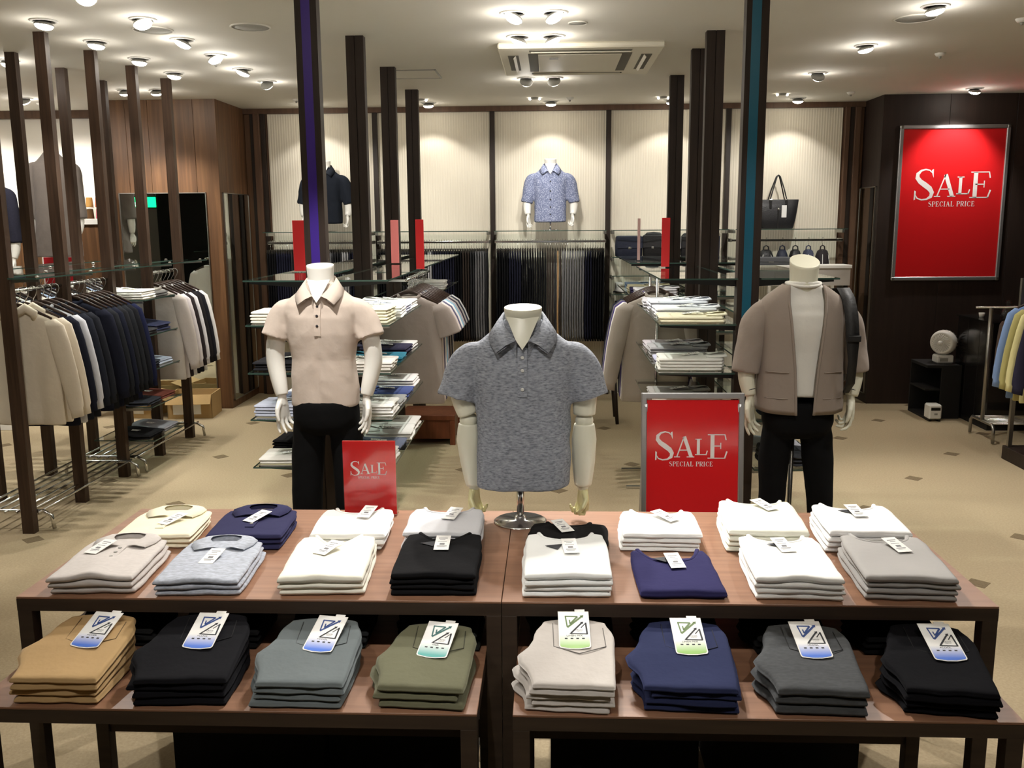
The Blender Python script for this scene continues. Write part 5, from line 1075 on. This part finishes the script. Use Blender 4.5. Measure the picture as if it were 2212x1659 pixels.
SC = {'S': ([([(18, 27), (11, 29), (5, 26), (5, 20), (12, 16), (18, 11), (18, 5), (11, 1), (3, 4)], [2, 2, 3, 5, 5, 5, 3, 2, 2])], 22), 'P': ([([(6, 1), (6, 29)], 5), ([(2, 1), (12, 1)], 1.6), ([(2, 29), (12, 29)], 1.6), ([(12, 29), (19, 27), (20, 22), (18, 16), (8, 15)], [1.6, 3, 5, 3, 1.6])], 23),
      'E': ([([(6, 1), (6, 29)], 5), ([(2, 1), (18, 1)], 1.8), ([(2, 29), (17, 29)], 1.8), ([(6, 15), (13, 15)], 1.8), ([(17, 29), (18, 23)], 1.8), ([(18, 0), (20, 8)], 2), ([(13, 12), (13, 19)], 1.6)], 23), 'C': ([([(20, 22), (18, 27), (12, 29), (6, 25), (4, 15), (6, 5), (12, 1), (18, 3), (21, 8)], [2, 2, 2, 4, 5, 4, 2, 2, 1.5]), ([(20, 29), (20, 21)], 1.6)], 25),
      'I': ([([(6, 1), (6, 29)], 5), ([(1, 1), (11, 1)], 1.6), ([(1, 29), (11, 29)], 1.6)], 14), 'A': ([([(4, 1), (12, 29)], 2), ([(12, 29), (21, 1)], 5), ([(7, 10), (17, 10)], 1.6), ([(1, 1), (8, 1)], 1.6), ([(16, 1), (26, 1)], 1.6)], 27), 'L': ([([(6, 1), (6, 29)], 5), ([(2, 29), (11, 29)], 1.6), ([(2, 1), (18, 1)], 1.8), ([(17, 0), (20, 8)], 2)], 22),
      'R': ([([(6, 1), (6, 29)], 5), ([(2, 1), (11, 1)], 1.6), ([(2, 29), (12, 29)], 1.6), ([(12, 29), (19, 27), (20, 22), (18, 16), (8, 15)], [1.6, 3, 5, 3, 1.6]), ([(11, 15), (21, 1)], 4.5), ([(19, 1), (25, 1)], 1.6)], 26), ' ': ([], 14)}
def sale_text(parent, x, z, y, s, m):
    """SALE centred on x with the foot of the S at height z, SPECIAL PRICE below"""
    q = MB()
    for ox, oz, st, pl_ in SALE:
        for pts, w in st: q.ribbon([(x+(ox+a-305)*s, z+(oz+b)*s) for a, b in pts], [v*s for v in w] if isinstance(w, list) else w*s, y)
        for pg in pl_: q.poly([(x+(ox+a-305)*s, z+(oz+b)*s) for a, b in pg], y)
    q.build('sale_lettering', m, parent, fix=False)
    tot = sum(SC[c][1] for c in 'SPECIAL PRICE'); k = s*372/tot; cx = x-372*s/2; q = MB()
    for c in 'SPECIAL PRICE':
        st, w_ = SC[c]
        for pts, w in st: q.ribbon([(cx+a*k, z-52*s+b*k*1.05) for a, b in pts], [v*k for v in w] if isinstance(w, list) else w*k, y)
        cx += w_*k
    q.build('special_price_lettering', m, parent, fix=False)
M_POST = mat('red_poster', (216, 34, 38), .16, coat=.7); M_LET = mat('poster_lettering', (238, 232, 230), .4)
t = thing('sale_poster', 'large red sale poster in an aluminium snap frame on the dark wall', 'poster', (3.68, 8.878, 1.885))
MB().box(-.462, .462, -.012, -.004, -.672, .672).build('poster_sheet', M_POST, t)
for s in (-1, 1):
    MB().box(min(s*.46, s*.495), max(s*.46, s*.495), -.026, 0, -.68, .68, .006).build('frame_bar', M_ALU, t); MB().box(-.47, .47, -.026, 0, min(s*.67, s*.705), max(s*.67, s*.705), .006).build('frame_bar', M_ALU, t)
    for k in (-1, 1): MB().box(s*.478-.02, s*.478+.02, -.028, -.002, k*.688-.02, k*.688+.02, .01).build('corner_cap', M_STEEL, t)
pp = onY(2056, 432, 8.86); sale_text(t, pp.x-3.68, pp.z-1.885, -.0135, .00114, M_LET)
t = thing('sale_board_stand', 'aluminium framed red sale board standing on the floor behind the table', 'sign', (.605, 3.9, 0))
P_ = bpy.data.objects.new('board', bpy.data.meshes.new('board')); 
TL = Matrix.Rotation(-.1, 4, 'X'); MB2 = T(0, -.09, 0) @ TL
def tl(mb): mb.v = [tuple(MB2 @ Vector(v)) for v in mb.v]; return mb
bpy.data.objects.remove(P_)
tl(MB().box(-.2, .2, -.004, .004, .42, 1.0)).build('poster_sheet', M_POST, t)
for s in (-1, 1): tl(MB().box(min(s*.195, s*.218), max(s*.195, s*.218), -.014, .012, .02, 1.03, .003)).build('frame_bar', M_ALU, t)
for z in (.4, 1.005): tl(MB().box(-.2, .2, -.014, .012, z, z+.025, .003)).build('frame_bar', M_ALU, t)
for s in (-1, 1): MB().tube([(s*.2, .0, .98), (s*.2, .22, .0)], .01, 8).build('rear_leg', M_ALU, t)
pp = onY(1494, 997, 3.86); n0 = len(t.children); 
sale_text(t, pp.x-.605, pp.z/math.cos(.1), -.0055, .000505, M_LET)
for c in t.children:
    if 'lettering' in c.name: c.matrix_local = MB2
t = thing('sale_card_stand', 'small red sale card in an acrylic stand on the display table', 'sign', (-.62, 3.05, ZU+.0005), .0)
MB().box(-.0905, .0905, -.0035, .0035, .004, .262).build('sale_card', M_POST, t); MB().box(-.093, .093, -.006, -.004, .0, .265).build('acrylic_front', glass('acrylic_sheet', (.99, .99, .99), .35), t); MB().box(-.093, .093, -.03, .03, -.0, .003).build('acrylic_foot', MATS['acrylic_foot'], t)
pp = onY(797, 1027, 3.05); sale_text(t, pp.x+.62, pp.z-ZU, -.0038, .000206, M_LET)
# ------------------------------------------------------------------ right side: fan, cabinets, racks
t = thing('black_side_cabinet', 'small open black cabinet carrying the white fan', 'cabinet', (3.46, 8.38, 0)); b = MB()
b.box(-.15, .15, -.19, .19, .455, .48); b.box(-.15, .15, -.19, .19, 0, .02); b.box(.13, .15, -.19, .19, .02, .455); b.box(-.15, .13, .17, .19, .02, .455); b.box(-.02, .13, -.19, -.17, .02, .455); b.build('cabinet_body', M_BLACK, t)
MB().box(-.15, -.02, -.17, .17, .25, .265).build('shelf', M_BLACK, t)
t = thing('circulator_fan', 'white ball-shaped circulator fan on the small black cabinet', 'fan', (3.5, 8.34, .4805)); 
MB().box(-.075, .075, -.06, .06, 0, .075, .012).build('fan_base', M_WHITEP, t); MB().box(-.05, .02, -.0625, -.058, .02, .05).build('control_panel', M_GREYP, t)
fm = T(0, 0, .185) @ RZ(-.7); mb = MB(); mb.lathe([(.02, -.1), (.06, -.092), (.095, -.055), (.108, -.01), (.11, .03), (.1, .06), (.085, .078), (.08, .072)], 36, M=fm @ Matrix.Rotation(PI/2, 4, 'X')); mb.build('fan_housing', M_WHITEP, t)
mb = MB()
for k in range(24):
    a = 2*PI*k/24; mb.tube([(.075*math.cos(a), .078*math.sin(a), .076), (.05*math.cos(a+.25), .05*math.sin(a+.25), .094), (.018*math.cos(a+.5), .018*math.sin(a+.5), .1)], .0022, 5, M=fm @ Matrix.Rotation(PI/2, 4, 'X'))
mb.lathe([(.022, .092), (.022, .104), (.001, .106)], 16, M=fm @ Matrix.Rotation(PI/2, 4, 'X')); mb.build('fan_grille', M_WHITEP, t)
mb = MB()
for k in range(22):
    a = 2*PI*k/22; mb.tube([(.099*math.cos(a), .099*math.sin(a), -.05), (.1085*math.cos(a+.08), .1085*math.sin(a+.08), -.015)], .004, 5, M=fm @ Matrix.Rotation(PI/2, 4, 'X'))
mb.build('side_vents', M_GREYP, t)
t = thing('white_device', 'small white boxy appliance on the floor beside the black cabinet', 'appliance', (3.36, 8.12, 0)); MB().box(-.06, .05, -.06, .06, .02, .15, .012).build('device_body', M_WHITEP, t)
MB().box(-.045, .035, -.0625, -.058, .1, .125, .001).build('device_slot', M_BLACKM, t); MB().box(-.015, .012, -.0625, -.058, .06, .075).build('device_button', M_GREYP, t)
for x in (-.045, .035): MB().box(x-.01, x+.01, -.05, .05, 0, .02).build('foot', M_BLACKM, t)
t = thing('black_counter', 'long glossy black counter with a glass top by the dark wall', 'counter', (3.98, 8.03, 0)); M_GLB = mat('gloss_black', (20, 18, 18), .2, coat=.3)
MB().box(-.36, .5, -.33, .33, .06, .9).build('counter_body', M_GLB, t); MB().box(-.34, .48, -.31, .31, 0, .06).build('plinth', M_BLACK, t); MB().box(-.375, .515, -.345, .345, .9, .91).build('glass_top', mat('dark_glass_top', (26, 28, 28), .05), t)
for y in (-.1, .12): MB().box(-.3615, -.36, y-.001, y+.001, .08, .89).build('door_gap', M_BLACK, t)
t = thing('glass_carafe', 'clear glass carafe on the black counter', 'carafe', (3.8, 7.85, .9105)); MB().lathe([(.04, 0), (.058, .01), (.062, .05), (.04, .09), (.02, .11), (.02, .14), (.026, .15), (.024, .15), (.018, .14), (.018, .11), (.037, .088), (.058, .05), (.055, .012), (.001, .008)], 24).build('carafe_body', glass('carafe_glass', (.93, .95, .95)), t)
MB().lathe([(.018, .13), (.02, .165), (.001, .17)], 16).build('stopper', glass('carafe_glass'), t)
t = thing('white_cup', 'tiny white cup on the black counter', 'cup', (3.7, 8.1, .9105)); MB().lathe([(.018, 0), (.025, .04), (.022, .04), (.015, .004), (.001, .004)], 18).build('cup_body', M_WHITEP, t)
def crack(label, x, y, L, z, yl, dirx=True):
    t = thing('garment_rack', label, 'garment rack', (x, y, 0))
    for xx in (0, L):
        MB().tube([(xx, -yl, .01), (xx, -yl, .12), (xx, -yl+.03, .15), (xx, yl-.03, .15), (xx, yl, .12), (xx, yl, .01)], .013, 10).build('foot_frame', M_STEEL, t); MB().tube([(xx, 0, .15), (xx, 0, z)], .015, 10).build('upright', M_STEEL, t)
    MB().tube([(-.12, 0, z), (L+.1, 0, z)], .008, 10).build('rail', M_CHROME, t)
    for i in range(7): MB().tube([(0, -yl+.05+i*(2*yl-.1)/6, .155), (L, -yl+.05+i*(2*yl-.1)/6, .155)], .006, 8).build('shelf_bar', M_CHROME, t)
    return t
crack('chrome garment rack with a barred base before the black counter', 3.46, 7.42, .95, 1.06, .2)
for i, (c, x) in enumerate([((112, 96, 92), 3.74), ((104, 90, 88), 3.84)]):
    hang('long', i, fab('mauve_brown%d' % i, c), x-.1, 7.42, 1.058, PI/2, ['mauve brown shirt at the end of the chrome rack', 'darker mauve brown shirt behind the first on the chrome rack'][i], 'shirt', 'shirts on the far chrome rack', .8)
t = thing('garment_rack', 'square steel garment rack with a dark wooden base beside the aisle', 'garment rack', (3.36, 6.1, 0))
for yy in (-.75, .66):
    MB().box(-.014, .014, yy-.014, yy+.014, .1, 1.3).build('upright', M_STEEL, t)
    MB().box(.386, .414, yy-.014, yy+.014, .1, 1.3).build('upright', M_STEEL, t); MB().box(-.014, .414, yy-.014, yy+.014, 1.3, 1.328).build('cross_rail', M_STEEL, t)
MB().tube([(.06, -.75, 1.29), (.06, .66, 1.29)], .0095, 10).build('rail', M_STEEL, t); MB().box(-.03, .44, -.8, .7, 0, .1, .004).build('wooden_base', M_DARKW, t)
for y, c, nm, lb in [(6.55, (126, 152, 196), 'cornflower', 'cornflower blue shirt on the square steel rack'), (6.45, (176, 168, 110), 'mustard', 'mustard yellow shirt between blue and lemon ones'), (6.36, (214, 206, 150), 'lemon', 'pale lemon shirt on the square steel rack'), (6.27, (44, 42, 58), 'blackish', 'blackish shirt at the front of the square steel rack')]:
    hang('long', 0, fab('rk_'+nm, c), 3.42, y, 1.289, .0, lb, 'shirt', 'shirts on the square steel rack', .98, .9)
# ------------------------------------------------------------------ neighbouring section on the left, boxes by the pillar
YS = 9.2; a_, b_ = onY(172, 480, YS), onY(236, 480, YS)
t = thing('spool_cabinet', 'wooden cabinet with a white ledge below the thread spools', 'cabinet', (0, 0, 0)); x0, x1 = a_.x-.9, b_.x+.02; z1 = onY(200, 485, YS).z; zs = onY(200, 474, YS).z
MB().box(x0, x1, 9.1, 9.355, .3, z1).build('cabinet_body', M_WALNUT, t); MB().box(x0-.01, x1+.01, 9.08, 9.358, z1, zs, .002).build('ledge', M_WHITEP, t); MB().box(x0, x1, 9.15, 9.355, 0, .3).build('plinth', M_DARKW, t)
SPC = [[(236, 140, 26), (176, 134, 76), (190, 104, 64), (150, 60, 50)], [(196, 150, 88), (92, 66, 42), (206, 74, 104), (230, 170, 60)]]
_s = MB(); _s.lathe([(.036, 0), (.036, .012), (.03, .092), (.028, .096), (.001, .096)], 20); SPM = _s.mesh('thread_cone')
_s = MB(); _s.lathe([(.041, -.006), (.041, .0), (.012, .001), (.012, .1), (.001, .1)], 16); SPB = _s.mesh('spool_core')
for r in (0, 1):
    for k in range(-3, 4):
        x = onY(194+k*20.5, 450, YS).x; c = SPC[r][(k+1) % 4]; nm = [['orange', 'ochre', 'copper', 'brick'], ['sand', 'brown', 'pink', 'yellow']][r][(k+1) % 4]
        if x > b_.x: continue
        t = thing('thread_spool', '%s thread spool cone in the %s row on the white ledge' % (nm, ['upper', 'lower'][r]), 'spool', (x, YS, zs+(1-r)*.112+.0066), 0, 'thread spools on the white ledge'); obj('thread_cone', SPM, fab('thread_'+nm, c), t); obj('spool_core', SPB, M_WHITEP, t)
t = thing('spool_shelf', 'thin clear shelf carrying the upper thread spools', 'shelf', (0, 0, 0)); MB().box(x0, x1, 9.12, 9.355, zs+.1078, zs+.1115).build('shelf_pane', M_GLASS, t); MB().box(x0, x1, 9.3, 9.355, zs+.36, zs+.366).build('upper_pane', M_GLASS, t)
for xx in (x0+.03, (x0+x1)/2, x1-.03): MB().box(xx-.004, xx+.004, 9.33, 9.355, zs+.001, zs+.37).build('support', M_STEEL, t)
p = onY(128, 563, 8.7)
t = thing('red_card_board', 'red card in a white frame on a stand beyond the wooden posts', 'sign', (p.x, 8.7, 0)); MB().box(-.16, .16, -.01, .01, 1.18, 1.46, .002).build('frame', M_WHITEP, t); MB().box(-.145, .145, -.013, -.01, 1.195, 1.445).build('red_card', mat('deep_red_card', (150, 20, 30), .4), t); MB().tube([(0, .02, 0), (0, .02, 1.3)], .012, 8).build('stand_pole', M_STEEL, t); MB().lathe([(.14, 0), (.14, .006), (.001, .01)], 28).build('stand_base', M_STEEL, t)
M_CARDB = mat('brown_cardboard', (176, 146, 98), .9, bump=.2, bscale=30, var=.04)
for (x, y, w, d, h, rz, lb) in [(-3.3, 8.3, .2, .17, .22, .1, 'open cardboard box with white paper labels before the walnut pillar'), (-3.8, 8.3, .17, .15, .2, -.1, 'wide cardboard box behind the wooden posts by the mirror')]:
    t = thing('cardboard_box', lb, 'box', (x, y, 0), rz); b = MB(); b.box(-w, w, -d, d, 0, .01); b.box(-w, w, -d, -d+.008, .01, h); b.box(-w, w, d-.008, d, .01, h); b.box(-w, -w+.008, -d, d, .01, h); b.box(w-.008, w, -d, d, .01, h); b.build('box_body', M_CARDB, t)
    MB().box(-w, w, 0, .1, -.002, .002, M=T(0, -d, h) @ Matrix.Rotation(PI+.9, 4, 'X')).build('flap', M_CARDB, t); MB().box(-.1, .1, -w, w, -.002, .002, M=T(-w, 0, h) @ RZ(0) @ T(-.08, 0, -.02) @ Matrix.Rotation(.3, 4, 'Y')).build('flap', M_CARDB, t)
    for xx in (-.1, .05): MB().box(xx-.05, xx+.05, -d-.0015, -d, .04, h-.03).build('paper_label', M_PAPER, t)
t = thing('wooden_stool', 'low reddish brown wooden box stool under the hanging shirts', 'stool', (-.98, 7.35, 0)); M_STL = tri_ramp('red_brown_wood', 'noise', [(.3, (96, 52, 32)), (.7, (122, 70, 44))], .4, 5, .04, stretch=(6, 6, .6))
MB().box(-.22, .22, -.2, .2, .2, .24, .003).build('seat', M_STL, t)
for s in (-1, 1):
    for k in (-1, 1): MB().box(s*.2-.02, s*.2+.02, k*.18-.02, k*.18+.02, 0, .2).build('leg', M_STL, t)
    MB().box(-.18, .18, s*.18-.01, s*.18+.01, .05, .2).build('side_panel', M_STL, t); MB().box(s*.2-.01, s*.2+.01, -.16, .16, .05, .2).build('side_panel', M_STL, t)
t = thing('wooden_fitting_stool', 'dark wooden four-legged stool near the shoe shelves', 'stool', (.42, 8.1, 0)); MB().box(-.17, .17, -.17, .17, .4, .45, .01).build('seat', M_DARKW, t)
for s in (-1, 1):
    for k in (-1, 1): MB().tube([(s*.13, k*.13, .4), (s*.16, k*.16, 0)], [.02, .015], 8).build('leg', M_DARKW, t)
